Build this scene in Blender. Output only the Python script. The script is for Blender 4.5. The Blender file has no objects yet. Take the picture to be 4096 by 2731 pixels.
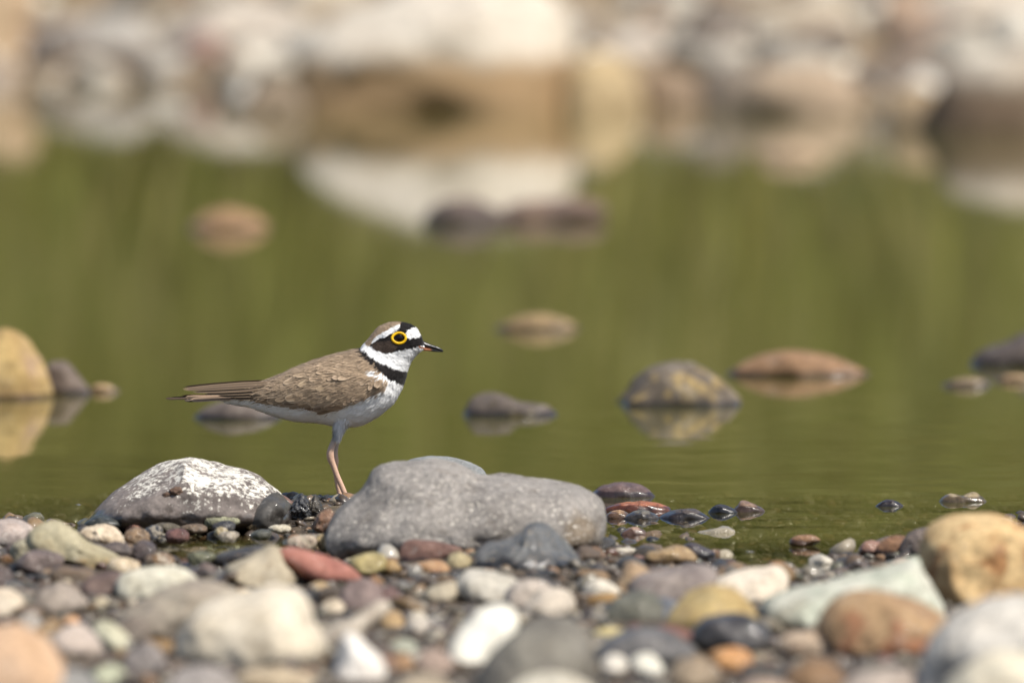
import bpy, bmesh, math, random
import numpy as np
from mathutils import Vector, Matrix
from mathutils.bvhtree import BVHTree

random.seed(7)
RNG = np.random.default_rng(11)
scene = bpy.context.scene
COL = scene.collection

# ------------------------------------------------------------------ camera
CAM_D, CAM_H = 7.0, 0.5                    # metres to the bird, metres above the water
FPX = 48300.0                              # focal length in photo pixels (4096 wide)
PITCH = math.atan(CAM_H / CAM_D) - math.atan((2045 - 1365.5) / FPX)
cam_d = bpy.data.cameras.new('camera')
cam_d.sensor_width = 36.0
cam_d.lens = FPX / 4096 * 36.0
cam_d.clip_start, cam_d.clip_end = 0.1, 2000
cam_d.dof.use_dof = True
cam_d.dof.focus_distance = 6.985
cam_d.dof.aperture_fstop = 9.0
cam_d.dof.aperture_blades = 9
cam = bpy.data.objects.new('camera', cam_d)
COL.objects.link(cam)
cam.location = (0, -CAM_D, CAM_H)
cam.rotation_euler = (math.pi / 2 - PITCH, 0, 0)
scene.camera = cam

# ------------------------------------------------------------------ sky, sun, exposure
SUN_EL, SUN_AZ = math.radians(55), math.radians(126)   # azimuth clockwise from +Y (away from camera): right and behind
world = bpy.data.worlds.new('World')
scene.world = world
world.use_nodes = True
wn = world.node_tree
sky = wn.nodes.new('ShaderNodeTexSky')
sky.sky_type = 'NISHITA'
sky.sun_disc = False
sky.sun_elevation = SUN_EL
sky.sun_rotation = SUN_AZ
sky.air_density = 1.0
sky.dust_density = 1.5
bg = wn.nodes['Background']
bg.inputs['Strength'].default_value = 0.115
wn.links.new(sky.outputs[0], bg.inputs['Color'])
sun_d = bpy.data.lights.new('sun', 'SUN')
sun_d.energy = 4.7
sun_d.angle = math.radians(0.53)
sun_d.color = (1.0, 0.95, 0.87)
sun = bpy.data.objects.new('sun', sun_d)
COL.objects.link(sun)
sdir = Vector((math.sin(SUN_AZ) * math.cos(SUN_EL), math.cos(SUN_AZ) * math.cos(SUN_EL), math.sin(SUN_EL)))
sun.rotation_euler = sdir.to_track_quat('Z', 'Y').to_euler()
sun.location = sdir * 20
vs = scene.view_settings
vs.view_transform = 'Standard'
vs.look = 'None'
vs.gamma = 1.0
vs.exposure = 0.12
vs.use_curve_mapping = False
scene.render.engine = 'CYCLES'
cy = scene.cycles
cy.use_denoising = True
try:
    cy.denoiser = 'OPENIMAGEDENOISE'
except Exception:
    pass
cy.max_bounces = 8
cy.diffuse_bounces = 3
cy.glossy_bounces = 4
cy.transmission_bounces = 4
cy.transparent_max_bounces = 8
cy.sample_clamp_indirect = 4.0
cy.caustics_reflective = False
cy.caustics_refractive = False

# ------------------------------------------------------------------ pixel helpers
FWD = np.array([0, math.cos(PITCH), -math.sin(PITCH)])
UPV = np.array([0, math.sin(PITCH), math.cos(PITCH)])
V = 4096 / 2352.0                          # outlines below were read off a 2352 px wide view

def ray(px, py):
    return FWD + np.array([1, 0, 0]) * (px - 2048) / FPX - UPV * (py - 1365.5) / FPX

def at(px, py, y):
    d = ray(px, py)
    t = (y + CAM_D) / d[1]
    return np.array([0, -CAM_D, CAM_H]) + d * t

def on_plane(px, py, z=0.0):
    d = ray(px, py)
    t = (z - CAM_H) / d[2]
    return np.array([0, -CAM_D, CAM_H]) + d * t

def lin(c, k=1.0):
    o = []
    for v in c[:3]:
        v = v / 255.0
        o.append((v / 12.92 if v <= 0.04045 else ((v + 0.055) / 1.055) ** 2.4) * k)
    return tuple(o)

def mineral(c, k=1.0, d=0.22):
    """stone colours: less saturated than read off the warm sunlit photograph"""
    r = np.array(lin(c, k))
    return tuple((r * (1 - d) + (r @ np.array([.3, .59, .11])) * d) * np.array([1.02, 1.0, .93]))

# ------------------------------------------------------------------ numpy noise
def _h(ix, iy, iz, seed):
    n = (ix.astype(np.int64) * 374761393 + iy.astype(np.int64) * 668265263 + iz.astype(np.int64) * 2147483647 + seed * 974634777) & 0xFFFFFFFF
    n = ((n ^ (n >> 13)) * 1274126177) & 0xFFFFFFFF
    n = n ^ (n >> 16)
    return (n & 0xFFFFFF) / float(0xFFFFFF) * 2 - 1

def vnoise(p, seed=0):
    p = np.asarray(p, float)
    i = np.floor(p)
    f = p - i
    f = f * f * f * (f * (f * 6 - 15) + 10)
    i = i.astype(np.int64)
    r = 0
    for dx in (0, 1):
        for dy in (0, 1):
            for dz in (0, 1):
                w = (f[:, 0] if dx else 1 - f[:, 0]) * (f[:, 1] if dy else 1 - f[:, 1]) * (f[:, 2] if dz else 1 - f[:, 2])
                r = r + w * _h(i[:, 0] + dx, i[:, 1] + dy, i[:, 2] + dz, seed)
    return r

def fbm(p, octv=4, seed=0, gain=0.5):
    p = np.asarray(p, float)
    a, s, r = 1.0, 1.0, 0
    for k in range(octv):
        r = r + a * vnoise(p * s + 17.3 * k, seed + k)
        a *= gain
        s *= 2.03
    return r

# ------------------------------------------------------------------ mesh helpers
def mesh_np(name, verts, faces, smooth=True):
    me = bpy.data.meshes.new(name)
    verts = np.asarray(verts, np.float32)
    faces = np.asarray(faces, np.int32)
    n, k = faces.shape
    me.vertices.add(len(verts))
    me.vertices.foreach_set('co', verts.ravel())
    me.loops.add(n * k)
    me.loops.foreach_set('vertex_index', faces.ravel())
    me.polygons.add(n)
    me.polygons.foreach_set('loop_start', np.arange(0, n * k, k, dtype=np.int32))
    me.polygons.foreach_set('loop_total', np.full(n, k, np.int32))
    me.update(calc_edges=True)
    if smooth:
        me.polygons.foreach_set('use_smooth', np.ones(n, bool))
    me.validate()
    return me

def vcol(me, cols, name='Col'):
    a = me.color_attributes.new(name, 'FLOAT_COLOR', 'POINT')
    c = np.ones((len(me.vertices), 4), np.float32)
    cols = np.asarray(cols, np.float32)
    c[:, :cols.shape[1]] = cols
    a.data.foreach_set('color', c.ravel())

def link(name, me, mat=None, parent=None, loc=None):
    o = bpy.data.objects.new(name, me)
    COL.objects.link(o)
    if mat is not None and me is not None and len(me.materials) == 0:
        me.materials.append(mat)
    if parent is not None:
        o.parent = parent
        if parent.get('_top') is None and parent.parent is None:
            pass
    if loc is not None:
        o.location = loc
    return o

def tag(o, label=None, cat=None, group=None, kind=None):
    if label: o['label'] = label
    if cat: o['category'] = cat
    if group: o['group'] = group
    if kind: o['kind'] = kind
    return o

_ico = {}
def ico(sub):
    if sub not in _ico:
        bm = bmesh.new()
        bmesh.ops.create_icosphere(bm, subdivisions=sub, radius=1.0)
        bm.verts.ensure_lookup_table()
        v = np.array([x.co[:] for x in bm.verts])
        v /= np.linalg.norm(v, axis=1)[:, None]
        f = np.array([[q.index for q in x.verts] for x in bm.faces])
        bm.free()
        _ico[sub] = (v, f)
    return _ico[sub]

# ------------------------------------------------------------------ node helpers
class NT:
    def __init__(self, name):
        self.m = bpy.data.materials.new(name)
        self.m.use_nodes = True
        self.t = self.m.node_tree
        self.t.nodes.clear()
        self.out = self.t.nodes.new('ShaderNodeOutputMaterial')
    def n(self, typ, **kw):
        nd = self.t.nodes.new('ShaderNode' + typ)
        for k, v in kw.items():
            setattr(nd, k, v)
        return nd
    def set(self, sock, v):
        if hasattr(v, 'is_linked') or isinstance(v, bpy.types.NodeSocket):
            self.t.links.new(v, sock)
        else:
            if isinstance(v, (tuple, list)) and len(v) == 3 and sock.type == 'RGBA':
                v = (*v, 1)
            sock.default_value = v
    def noise(self, vec, scale, detail=4, rough=0.55, dist=0.0):
        nd = self.n('TexNoise')
        self.set(nd.inputs['Vector'], vec)
        nd.inputs['Scale'].default_value = scale
        nd.inputs['Detail'].default_value = detail
        nd.inputs['Roughness'].default_value = rough
        nd.inputs['Distortion'].default_value = dist
        return nd
    def math(self, op, a, b=0.0, clamp=False):
        nd = self.n('Math', operation=op, use_clamp=clamp)
        self.set(nd.inputs[0], a)
        self.set(nd.inputs[1], b)
        return nd.outputs[0]
    def smooth(self, v, lo, hi):
        nd = self.n('MapRange', interpolation_type='SMOOTHSTEP')
        self.set(nd.inputs[0], v)
        nd.inputs[1].default_value = lo
        nd.inputs[2].default_value = hi
        return nd.outputs[0]
    def mix(self, f, a, b, blend='MIX'):
        nd = self.n('Mix', data_type='RGBA', blend_type=blend)
        self.set(nd.inputs[0], f)
        self.set(nd.inputs[6], a)
        self.set(nd.inputs[7], b)
        return nd.outputs[2]
    def bump(self, h, strength=0.4, dist=0.001, normal=None):
        nd = self.n('Bump')
        nd.inputs['Strength'].default_value = strength
        nd.inputs['Distance'].default_value = dist
        self.set(nd.inputs['Height'], h)
        if normal is not None:
            self.set(nd.inputs['Normal'], normal)
        return nd.outputs[0]
    def principled(self, col, rough, normal=None, spec=0.4):
        b = self.n('BsdfPrincipled')
        self.set(b.inputs['Base Color'], col)
        self.set(b.inputs['Roughness'], rough)
        b.inputs['Specular IOR Level'].default_value = spec
        if normal is not None:
            self.set(b.inputs['Normal'], normal)
        self.t.links.new(b.outputs[0], self.out.inputs[0])
        return b

KALB = 0.82                                # photo colour of a sunlit face -> base colour

def stone_mat(name, c1, c2=None, speck=None, scale=60, wet=0.0, wl=None, grain=1.0, crust=None, band=None,
              speck_t=0.62, band_z=None, veins=None, bumpd=0.0012, patch=None, stain=None):
    """c1/c2 mottled colours (0-255), speck: fleck colour, wet 0..1, wl: wet band height over the water."""
    t = NT(name)
    co = t.n('TexCoord').outputs['Object']
    if c2 is None:
        c2 = tuple(min(255, v * 0.8) for v in c1)
    kk = KALB * (1 - 0.45 * wet)
    a, b = mineral(c1, kk), mineral(c2, kk)
    n1 = t.noise(co, scale * 0.6, 5, 0.6, 0.6).outputs[0]
    col = t.mix(t.smooth(n1, 0.36, 0.66), a, b)
    if patch is not None:                  # (colour, scale, threshold) broad patches of a second mineral
        pn = t.noise(co, patch[1], 4, 0.6, 0.8).outputs[0]
        col = t.mix(t.smooth(pn, patch[2] - 0.05, patch[2] + 0.07), col, mineral(patch[0], kk))
    if stain is not None:                  # (colour, x, z, radius) one weathered blotch
        mpn = t.n('Mapping'); t.set(mpn.inputs['Vector'], co)
        mpn.inputs['Location'].default_value = (-stain[1], 0, -stain[2]); mpn.inputs['Scale'].default_value = (1, 0, 1)
        ln = t.n('VectorMath', operation='LENGTH'); t.set(ln.inputs[0], mpn.outputs[0])
        dd_ = t.math('ADD', ln.outputs['Value'], t.math('MULTIPLY', t.math('SUBTRACT', n1, 0.5), stain[3] * 1.6))
        col = t.mix(t.smooth(dd_, stain[3] * 1.1, stain[3] * 0.6), col, mineral(stain[0], kk))
    n2 = t.noise(co, scale * 7, 6, 0.65).outputs[0]
    g = t.math('MULTIPLY_ADD', n2, 1.5 * grain)
    g.node.inputs[2].default_value = 1 - 0.75 * grain
    comb = t.n('CombineColor')
    for i in range(3):
        t.set(comb.inputs[i], g)
    col = t.mix(1.0, col, comb.outputs[0], 'MULTIPLY')
    dn = t.noise(co, scale * 1.7, 6, 0.7, 0.5).outputs[0]      # dirt and darker mineral blotches
    col = t.mix(t.math('MULTIPLY', t.smooth(dn, 0.50, 0.68), 0.6), col, t.mix(1.0, col, (0.52, 0.47, 0.42), 'MULTIPLY'))
    dl = t.noise(co, scale * 2.6, 5, 0.7).outputs[0]
    col = t.mix(t.math('MULTIPLY', t.smooth(dl, 0.56, 0.70), 0.45), col, t.mix(0.45, col, (0.62, 0.58, 0.52)))
    if speck is not None:
        n3 = t.noise(co, scale * 9, 2, 0.5).outputs[0]
        col = t.mix(t.smooth(n3, speck_t, speck_t + 0.08), col, mineral(speck, kk))
    if veins is not None:
        n4 = t.noise(co, scale * 0.5, 3, 0.5, 1.5).outputs[0]
        vv = t.math('ABSOLUTE', t.math('SUBTRACT', n4, 0.5))
        col = t.mix(t.smooth(vv, 0.022, 0.006), col, mineral(veins, kk))
    pos = t.n('NewGeometry').outputs['Position']
    sep = t.n('SeparateXYZ')
    t.set(sep.inputs[0], pos)
    z = sep.outputs[2]
    rough = 0.85 - 0.5 * wet
    wob = t.noise(co, scale * 1.2, 4, 0.6).outputs[0]
    if crust is not None:                  # dried white crust: (colour, z_lo, z_hi)
        cn = t.noise(co, 34, 8, 0.78, 0.3).outputs[0]
        cf = t.noise(co, 330, 4, 0.7).outputs[0]
        zz = t.smooth(z, crust[1], crust[2])
        s = t.math('ADD', t.math('ADD', t.math('MULTIPLY', cn, 1.9), t.math('MULTIPLY', cf, 1.9)), t.math('MULTIPLY', zz, 0.55))
        col = t.mix(t.smooth(s, 2.29, 2.50), col, mineral(crust[0], KALB))
    if band is not None:                   # stained lower band: (colour, z_lo, z_hi)
        zz = t.math('ADD', z, t.math('MULTIPLY', t.math('SUBTRACT', wob, 0.5), (band[2] - band[1]) * 1.2))
        col = t.mix(t.smooth(zz, band[2], band[1]), col, mineral(band[0], KALB))
    if wl is not None:
        zz = t.math('ADD', z, t.math('MULTIPLY', t.math('SUBTRACT', wob, 0.5), wl * 1.3))
        f = t.smooth(zz, wl * 1.15, wl * 0.85)
        col = t.mix(f, col, t.mix(1.0, col, (0.34, 0.31, 0.29), 'MULTIPLY'))
        r = t.n('Mix', data_type='FLOAT')
        t.set(r.inputs[0], f)
        r.inputs[2].default_value = rough
        r.inputs[3].default_value = 0.3
        rough = r.outputs[0]
    hn = t.math('ADD', t.math('MULTIPLY', n1, 0.6), t.math('MULTIPLY', n2, 0.5))
    nrm = t.bump(hn, 0.55, bumpd)
    pb = t.principled(col, rough, nrm, 0.35 + 0.2 * wet)
    if wet > 0.05 or wl is not None:       # film of water
        pb.inputs['Coat Roughness'].default_value = 0.10
        pb.inputs['Coat IOR'].default_value = 1.33
        t.set(pb.inputs['Coat Normal'], t.bump(hn, 0.25, bumpd))
        if wl is not None:
            t.set(pb.inputs['Coat Weight'], t.math('MAXIMUM', f, min(1, wet * 1.1)))
        else:
            pb.inputs['Coat Weight'].default_value = min(1, wet * 1.1)
    return t.m

# ------------------------------------------------------------------ ground profile
_shore_px = [(-2600, 2140), (-600, 2115), (0, 2105), (500, 2095), (1000, 2085), (1300, 2075), (1700, 2095), (2100, 2130), (2430, 2190), (2700, 2262),
             (3000, 2285), (3300, 2270), (3600, 2190), (3900, 2130), (4400, 2080), (7000, 2060)]
_sh = np.array([on_plane(px, py, 0.0)[:2] for px, py in _shore_px])

def shore(x):
    return np.interp(x, _sh[:, 0], _sh[:, 1])

def gauss(x, y, cx, cy_, rx, ry):
    return np.exp(-((x - cx) / rx) ** 2 - ((y - cy_) / ry) ** 2)

PUD = on_plane(960, 2205, 0)
SPIT = on_plane(1230, 2055, 0)
FAR_Y = 6.25
def far_shore(x):
    return np.interp(x, [-3, -1, -.42, -.26, .1, .25, .7, 3], [6.9, 7.0, 6.95, 6.25, 6.25, 6.4, 6.35, 6.8])

def ground_z(x, y):
    x = np.asarray(x, float)
    y = np.asarray(y, float)
    s = y - shore(x)
    near = np.where(s < 0, 0.0055 * (1 - np.exp(np.minimum(s, 0) / 0.16)) - 0.001, -np.where(x > 0.04, 0.045, 0.09) * np.maximum(s, 0) - 0.001)
    near = np.maximum(near, -0.38)
    near = np.where(s < -4, near + 0.03 * (-s - 4), near)
    q = np.stack([np.ravel(x), np.ravel(y), np.zeros(x.size)], 1)
    near = near + (0.003 * vnoise(q * 9, 3) + 0.0015 * vnoise(q * 31, 5)).reshape(near.shape)
    near = np.maximum(near, 0.016 * gauss(x, y, SPIT[0], SPIT[1], 0.10, 0.16) - 0.009 - 0.03 * np.abs(y))
    near = np.maximum(near, 0.010 * gauss(x, y, 0.075, -0.13, 0.07, 0.2) - 0.013)
    near = near - 0.024 * gauss(x, y, PUD[0], PUD[1], 0.05, 0.10)
    fs = y - far_shore(x)
    far = np.where(fs < 0, 0.10 * fs, 0.035 * fs)
    far = np.where(fs > 2.0, 0.07 + 0.22 * (fs - 2.0), far)
    far = np.where(fs > 16, 0.07 + 0.22 * 14 + 0.05 * (fs - 16), far)
    far = far + (0.02 * vnoise(q * 1.7, 8)).reshape(far.shape) * (fs > -1)
    return np.maximum(near, np.maximum(far, -0.38))

def spaced(lo, hi, a, b, n_mid, n_out, g=2.2):
    mid = np.linspace(a, b, n_mid)
    l = a - (a - lo) * (np.linspace(1, 0, n_out, endpoint=False) ** g)
    r = b + (hi - b) * (np.linspace(0, 1, n_out + 1)[1:] ** g)
    return np.concatenate([l, mid, r])

def grid_mesh(name, xs, ys, zf):
    X, Y = np.meshgrid(xs, ys)
    Z = zf(X, Y)
    v = np.stack([X.ravel(), Y.ravel(), Z.ravel()], 1)
    nx, ny = len(xs), len(ys)
    i = np.arange(nx - 1)[None, :] + nx * np.arange(ny - 1)[:, None]
    f = np.stack([i, i + 1, i + nx + 1, i + nx], -1).reshape(-1, 4)
    return mesh_np(name, v, f), v

# ground sheet -------------------------------------------------------
t = NT('ground_earth')
pos = t.n('NewGeometry').outputs['Position']
sep = t.n('SeparateXYZ'); t.set(sep.inputs[0], pos)
n1 = t.noise(pos, 22, 6, 0.6).outputs[0]
n2 = t.noise(pos, 160, 5, 0.65).outputs[0]
n3 = t.noise(pos, 2.2, 4, 0.6).outputs[0]
shingle = t.mix(t.smooth(n1, 0.35, 0.65), lin((96, 82, 66), .6), lin((60, 52, 44), .6))
shingle = t.mix(t.smooth(n2, 0.45, 0.62), shingle, lin((128, 112, 92), .6))
far_sh = t.mix(t.smooth(n1, 0.35, 0.65), lin((186, 164, 132), .7), lin((140, 116, 88), .7))
shingle = t.mix(t.smooth(sep.outputs[1], 5.0, 6.0), shingle, far_sh)
grass = t.mix(t.smooth(n3, 0.38, 0.64), lin((88, 92, 42), .75), lin((112, 104, 56), .75))
gy = t.smooth(t.math('ADD', sep.outputs[1], t.math('MULTIPLY', n3, 0.8)), 8.4, 9.2)
col = t.mix(gy, shingle, grass)
h = t.math('ADD', n1, t.math('MULTIPLY', n2, 0.6))
t.principled(col, 0.8, t.bump(h, 0.7, 0.004), 0.3)
GROUND_MAT = t.m
xs = spaced(-70, 70, -0.75, 0.75, 150, 26, 2.6)
ys = np.concatenate([-3 - 25 * np.linspace(1, 0, 16, endpoint=False) ** 2, np.linspace(-3, -1.6, 30, endpoint=False), np.linspace(-1.6, 0.6, 240, endpoint=False),
                     np.linspace(0.6, 9, 90, endpoint=False), 9 + 240 * np.linspace(0, 1, 60) ** 2.4])
me, _ = grid_mesh('ground', xs, ys, ground_z)
ground = link('ground', me, GROUND_MAT)
tag(ground, 'low shingle bank and river bed with a grassy slope beyond', kind='structure')

# water --------------------------------------------------------------
t = NT('river_water')
pos = t.n('NewGeometry').outputs['Position']
sep = t.n('SeparateXYZ'); t.set(sep.inputs[0], pos)
mp = t.n('Mapping'); t.set(mp.inputs['Vector'], pos)
mp.inputs['Scale'].default_value = (1.0, 1.0, 1.0)
mp.inputs['Rotation'].default_value = (0, 0, math.radians(-7))
mp2 = t.n('Mapping'); t.set(mp2.inputs['Vector'], mp.outputs[0])
mp2.inputs['Scale'].default_value = (7.0, 20.0, 1.0)
w1 = t.noise(mp2.outputs[0], 1.0, 2, 0.5).outputs['Color']
mp3 = t.n('Mapping'); t.set(mp3.inputs['Vector'], mp.outputs[0])
mp3.inputs['Scale'].default_value = (30.0, 75.0, 1.0)
w2 = t.noise(mp3.outputs[0], 1.0, 2, 0.5).outputs['Color']
def vm(op, a, b=None, s=None):
    nd = t.n('VectorMath', operation=op)
    t.set(nd.inputs[0], a)
    if b is not None: t.set(nd.inputs[1], b)
    if s is not None: t.set(nd.inputs['Scale'], s)
    return nd.outputs[0]
# ripples are liveliest on the right, close to the shore
lively = t.math('MULTIPLY', t.math('ADD', t.smooth(sep.outputs[0], -0.25, 0.35), 0.35), t.smooth(sep.outputs[1], 1.8, 0.0))
a1 = t.math('MULTIPLY_ADD', lively, 0.020); a1.node.inputs[2].default_value = 0.0026
a2 = t.math('MULTIPLY_ADD', lively, 0.022); a2.node.inputs[2].default_value = 0.0018
s1 = vm('SCALE', vm('SUBTRACT', w1, (0.5, 0.5, 0.5)), s=a1)
s2 = vm('SCALE', vm('SUBTRACT', w2, (0.5, 0.5, 0.5)), s=a2)
sl = vm('MULTIPLY', vm('ADD', s1, s2), (0.7, 1.0, 0.0))
nrm = vm('NORMALIZE', vm('ADD', sl, (0, 0, 1)))
fr = t.n('Fresnel'); fr.inputs['IOR'].default_value = 1.333
t.set(fr.inputs['Normal'], nrm)
gl = t.n('BsdfGlossy'); gl.inputs['Roughness'].default_value = 0.035
gl.inputs['Color'].default_value = (1, 1, 1, 1)
t.set(gl.inputs['Normal'], nrm)
tr = t.n('BsdfTransparent'); tr.inputs['Color'].default_value = (0.86, 0.85, 0.72, 1)
df = t.n('BsdfDiffuse'); df.inputs['Color'].default_value = (*lin((112, 108, 56)), 1)
at_ = t.n('Attribute'); at_.attribute_name = 'murk'
m1 = t.n('MixShader'); t.set(m1.inputs[0], at_.outputs['Fac'])
t.t.links.new(tr.outputs[0], m1.inputs[1]); t.t.links.new(df.outputs[0], m1.inputs[2])
m2 = t.n('MixShader'); t.set(m2.inputs[0], fr.outputs[0])
t.t.links.new(m1.outputs[0], m2.inputs[1]); t.t.links.new(gl.outputs[0], m2.inputs[2])
t.t.links.new(m2.outputs[0], t.out.inputs[0])
WATER_MAT = t.m
xs = spaced(-60, 60, -0.7, 0.7, 90, 20, 2.6)
ys = np.concatenate([np.linspace(-1.5, 1.2, 160, endpoint=False), np.linspace(1.2, 9.0, 60)])
me, wv = grid_mesh('water', xs, ys, lambda X, Y: np.zeros_like(X))
dep = np.maximum(0, -ground_z(wv[:, 0], wv[:, 1]))
a = me.attributes.new('murk', 'FLOAT', 'POINT')
a.data.foreach_set('value', (0.93 * (1 - np.exp(-np.maximum(0, dep - 0.006) / 0.010))).astype(np.float32))
water = link('water', me, WATER_MAT)
tag(water, 'still olive green river water with faint ripples', kind='structure')

# ------------------------------------------------------------------ stones
def radial(outl, cx, cz):
    """periodic radius(theta) of a closed outline, smoothed"""
    p = np.asarray(outl, float)
    n = len(p)
    dense = []
    for i in range(n):                     # centripetal-ish Catmull-Rom
        p0, p1, p2, p3 = p[i - 1], p[i], p[(i + 1) % n], p[(i + 2) % n]
        for u in np.linspace(0, 1, 10, endpoint=False):
            dense.append(0.5 * (2 * p1 + (p2 - p0) * u + (2 * p0 - 5 * p1 + 4 * p2 - p3) * u * u + (3 * p1 - p0 - 3 * p2 + p3) * u ** 3))
    d = np.array(dense) - (cx, cz)
    th = np.arctan2(d[:, 1], d[:, 0])
    r = np.hypot(d[:, 0], d[:, 1])
    o = np.argsort(th)
    th, r = th[o], r[o]
    grid = np.linspace(-math.pi, math.pi, 361)
    return grid, np.interp(grid, th, r, period=2 * math.pi)

OUTL = []                                  # photo outline, front distance, base row, name
STONES = []                                # (x, y, rx, ry, ztop) footprints
_mats = {}
def stone(name, label, cat, outline, base, mat, b=None, lean=0.25, boxy=0.8, rough=0.05, sub=4, facets=3, group=None, zb=0.004, bury=0.18, seed=None, dents=(), yoff=0.0):
    """outline in view pixels (2352 wide); base = view y where the stone meets ground or water in front"""
    pts = [tuple(map(float, s.split(','))) for s in outline.split()] if isinstance(outline, str) else outline
    P = np.array(pts) * V
    cxp = 0.5 * (P[:, 0].min() + P[:, 0].max())
    yf = on_plane(cxp, base * V, zb)[1] + yoff
    wpx = P[:, 0].max() - P[:, 0].min()
    hpx = base * V - P[:, 1].min()
    sc = FPX / (yf + CAM_D)
    w, hh = wpx / sc, hpx / sc
    if b is None:
        b = min(0.42 * w, 0.9 * hh + 0.15 * w)
    yc = yf + b * 0.75
    W = np.array([at(px, py, yc) for px, py in P])[:, [0, 2]]
    zt = W[:, 1].max()
    cx = 0.5 * (W[:, 0].min() + W[:, 0].max())
    zg = zb - bury * (zt - zb)
    cz = zb + 0.38 * (zt - zb)
    low = W[:, 1] < cz
    zmin = W[:, 1].min()
    k = (cz - zg) / max(cz - zmin, 1e-4)
    W[low, 1] = cz - (cz - W[low, 1]) * max(k, 1.0)
    grid, rr = radial(W, cx, cz)
    v, f = ico(sub)
    v = v.copy()
    sd = seed if seed is not None else (abs(hash(outline if isinstance(outline, str) else str(outline))) % 9973)
    sd = int(sum(ord(c) * (i + 3) for i, c in enumerate(str(outline)))) % 9973 if seed is None else seed
    rs = np.random.default_rng(sd)
    for _ in range(facets):                # flattened faces turned to the front and top
        nv = np.array([rs.normal(0, 0.8), -abs(rs.normal(0.6, 0.5)), rs.normal(0.35, 0.6)])
        nv /= np.linalg.norm(nv)
        dd = rs.uniform(0.72, 0.9)
        ov = v @ nv - dd
        v = v - np.where(ov > 0, ov, 0)[:, None] * nv * 0.92
    s = np.hypot(v[:, 0], v[:, 2])
    th = np.arctan2(v[:, 2], v[:, 0])
    R = np.interp(th, grid, rr)
    s2 = np.clip(s, 0, 1) ** boxy
    yy = np.sign(v[:, 1]) * np.abs(v[:, 1]) ** boxy
    out = np.stack([R * s2 * np.cos(th), b * yy, R * s2 * np.sin(th)], 1)
    size = 0.5 * (w + (zt - zb))
    nn = out / np.linalg.norm(out, axis=1)[:, None]
    ds = fbm(out / size * 2.6 + sd, 3, sd) * 0.6 + fbm(out / size * 9 + sd, 4, sd + 5, 0.6) * 0.36
    edge = 0.35 + 0.65 * np.clip(np.abs(v[:, 1]) * 1.6, 0, 1)
    out = out + nn * (ds * rough * size * edge)[:, None]
    for (dx, dz, dr, da) in dents:         # pits, creases (+ = out) in outline px
        dp = at(dx * V, dz * V, yc)
        g = np.exp(-(((out[:, 0] + cx - dp[0]) ** 2 + (out[:, 2] + cz - dp[2]) ** 2) / (dr * V / sc) ** 2)) * (v[:, 1] < 0)
        out[:, 1] -= g * da * size
    out[:, 1] += lean * out[:, 2]
    me = mesh_np(name, out + (0, 0, cz - zb), f)
    o = link(name, me, mat, loc=(cx, yc, zb))
    STONES.append((cx, yc, 0.5 * w, b, zt))
    OUTL.append((P, yf, base * V, name))
    tag(o, label, cat, group, 'thing')
    return o

def M(**kw):
    key = str(sorted((k, str(v)) for k, v in kw.items()))
    if key not in _mats:
        _mats[key] = stone_mat('stone_mineral', **kw)
    return _mats[key]

def ell(x0, x1, y0, y1, k=0.0, n=11, sd=0):
    """outline of a plain rounded pebble given its box in view pixels"""
    rs = np.random.default_rng(int(x0 * 7 + y0 * 13 + sd) % 99991)
    ph = rs.uniform(0, 6.28, 3)
    o = []
    for i in range(n):
        a = 2 * math.pi * i / n
        q = 1 + 0.06 * math.sin(2 * a + ph[0]) + 0.05 * math.sin(3 * a + ph[1])
        o.append((0.5 * (x0 + x1) + 0.5 * (x1 - x0) * math.cos(a) * q, 0.5 * (y0 + y1) + 0.5 * (y1 - y0) * math.sin(a) * q + k * math.cos(a)))
    return o
GS = 'stones of the near shingle bank'
# ---- rocks in focus around the bird
stone('crusted_rock', 'dark rounded rock with a dried white crust, behind the small wet pebbles', 'rock',
      '200,1195 215,1172 250,1140 290,1112 330,1085 370,1066 400,1059 440,1055 480,1062 515,1072 550,1078 585,1090 620,1115 645,1135 660,1160 655,1195 500,1215 300,1215',
      1206, stone_mat('crusted_stone', (142, 130, 126), (108, 97, 94), scale=45, wl=0.010, grain=1.1, crust=((240, 235, 225), 0.002, 0.036), bumpd=0.002),
      b=0.055, lean=0.35, rough=0.035, sub=6, facets=2, bury=0.25)
def front_of(o, vx, vy):
    """where the view ray through a view pixel meets a stone"""
    bv = BVHTree.FromPolygons([tuple(o.matrix_basis @ v.co if False else v.co + o.location) for v in o.data.vertices], [tuple(f.vertices) for f in o.data.polygons])
    d = Vector(ray(vx * V, vy * V)).normalized()
    h = bv.ray_cast(Vector((0, -CAM_D, CAM_H)), d)
    return h[0]
for (vx, vy, r_) in ((404, 1130, .0030),):
    hp = front_of(bpy.data.objects['crusted_rock'], vx, vy)
    v_, f_ = ico(4)
    vv_ = v_ * (1 + .3 * fbm(v_ * 2 + 3, 4, 3))[:, None] * np.array([1.25, .8, .85]) * r_
    vv_ = np.concatenate([vv_, v_ * (1 + .3 * fbm(v_ * 2 + 9, 4, 5))[:, None] * r_ * np.array([.8, .6, .5]) + np.array([-r_ * 1.7, 0, -r_ * .5])])
    o = link('mud_clod', mesh_np('mud_clod', vv_, np.concatenate([f_, f_ + len(v_)])), M(c1=(122, 92, 74), c2=(96, 72, 58), scale=300), loc=hp)
    tag(o, 'little brown clod of mud stuck on the white crusted rock', 'mud', None, 'thing')
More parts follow.
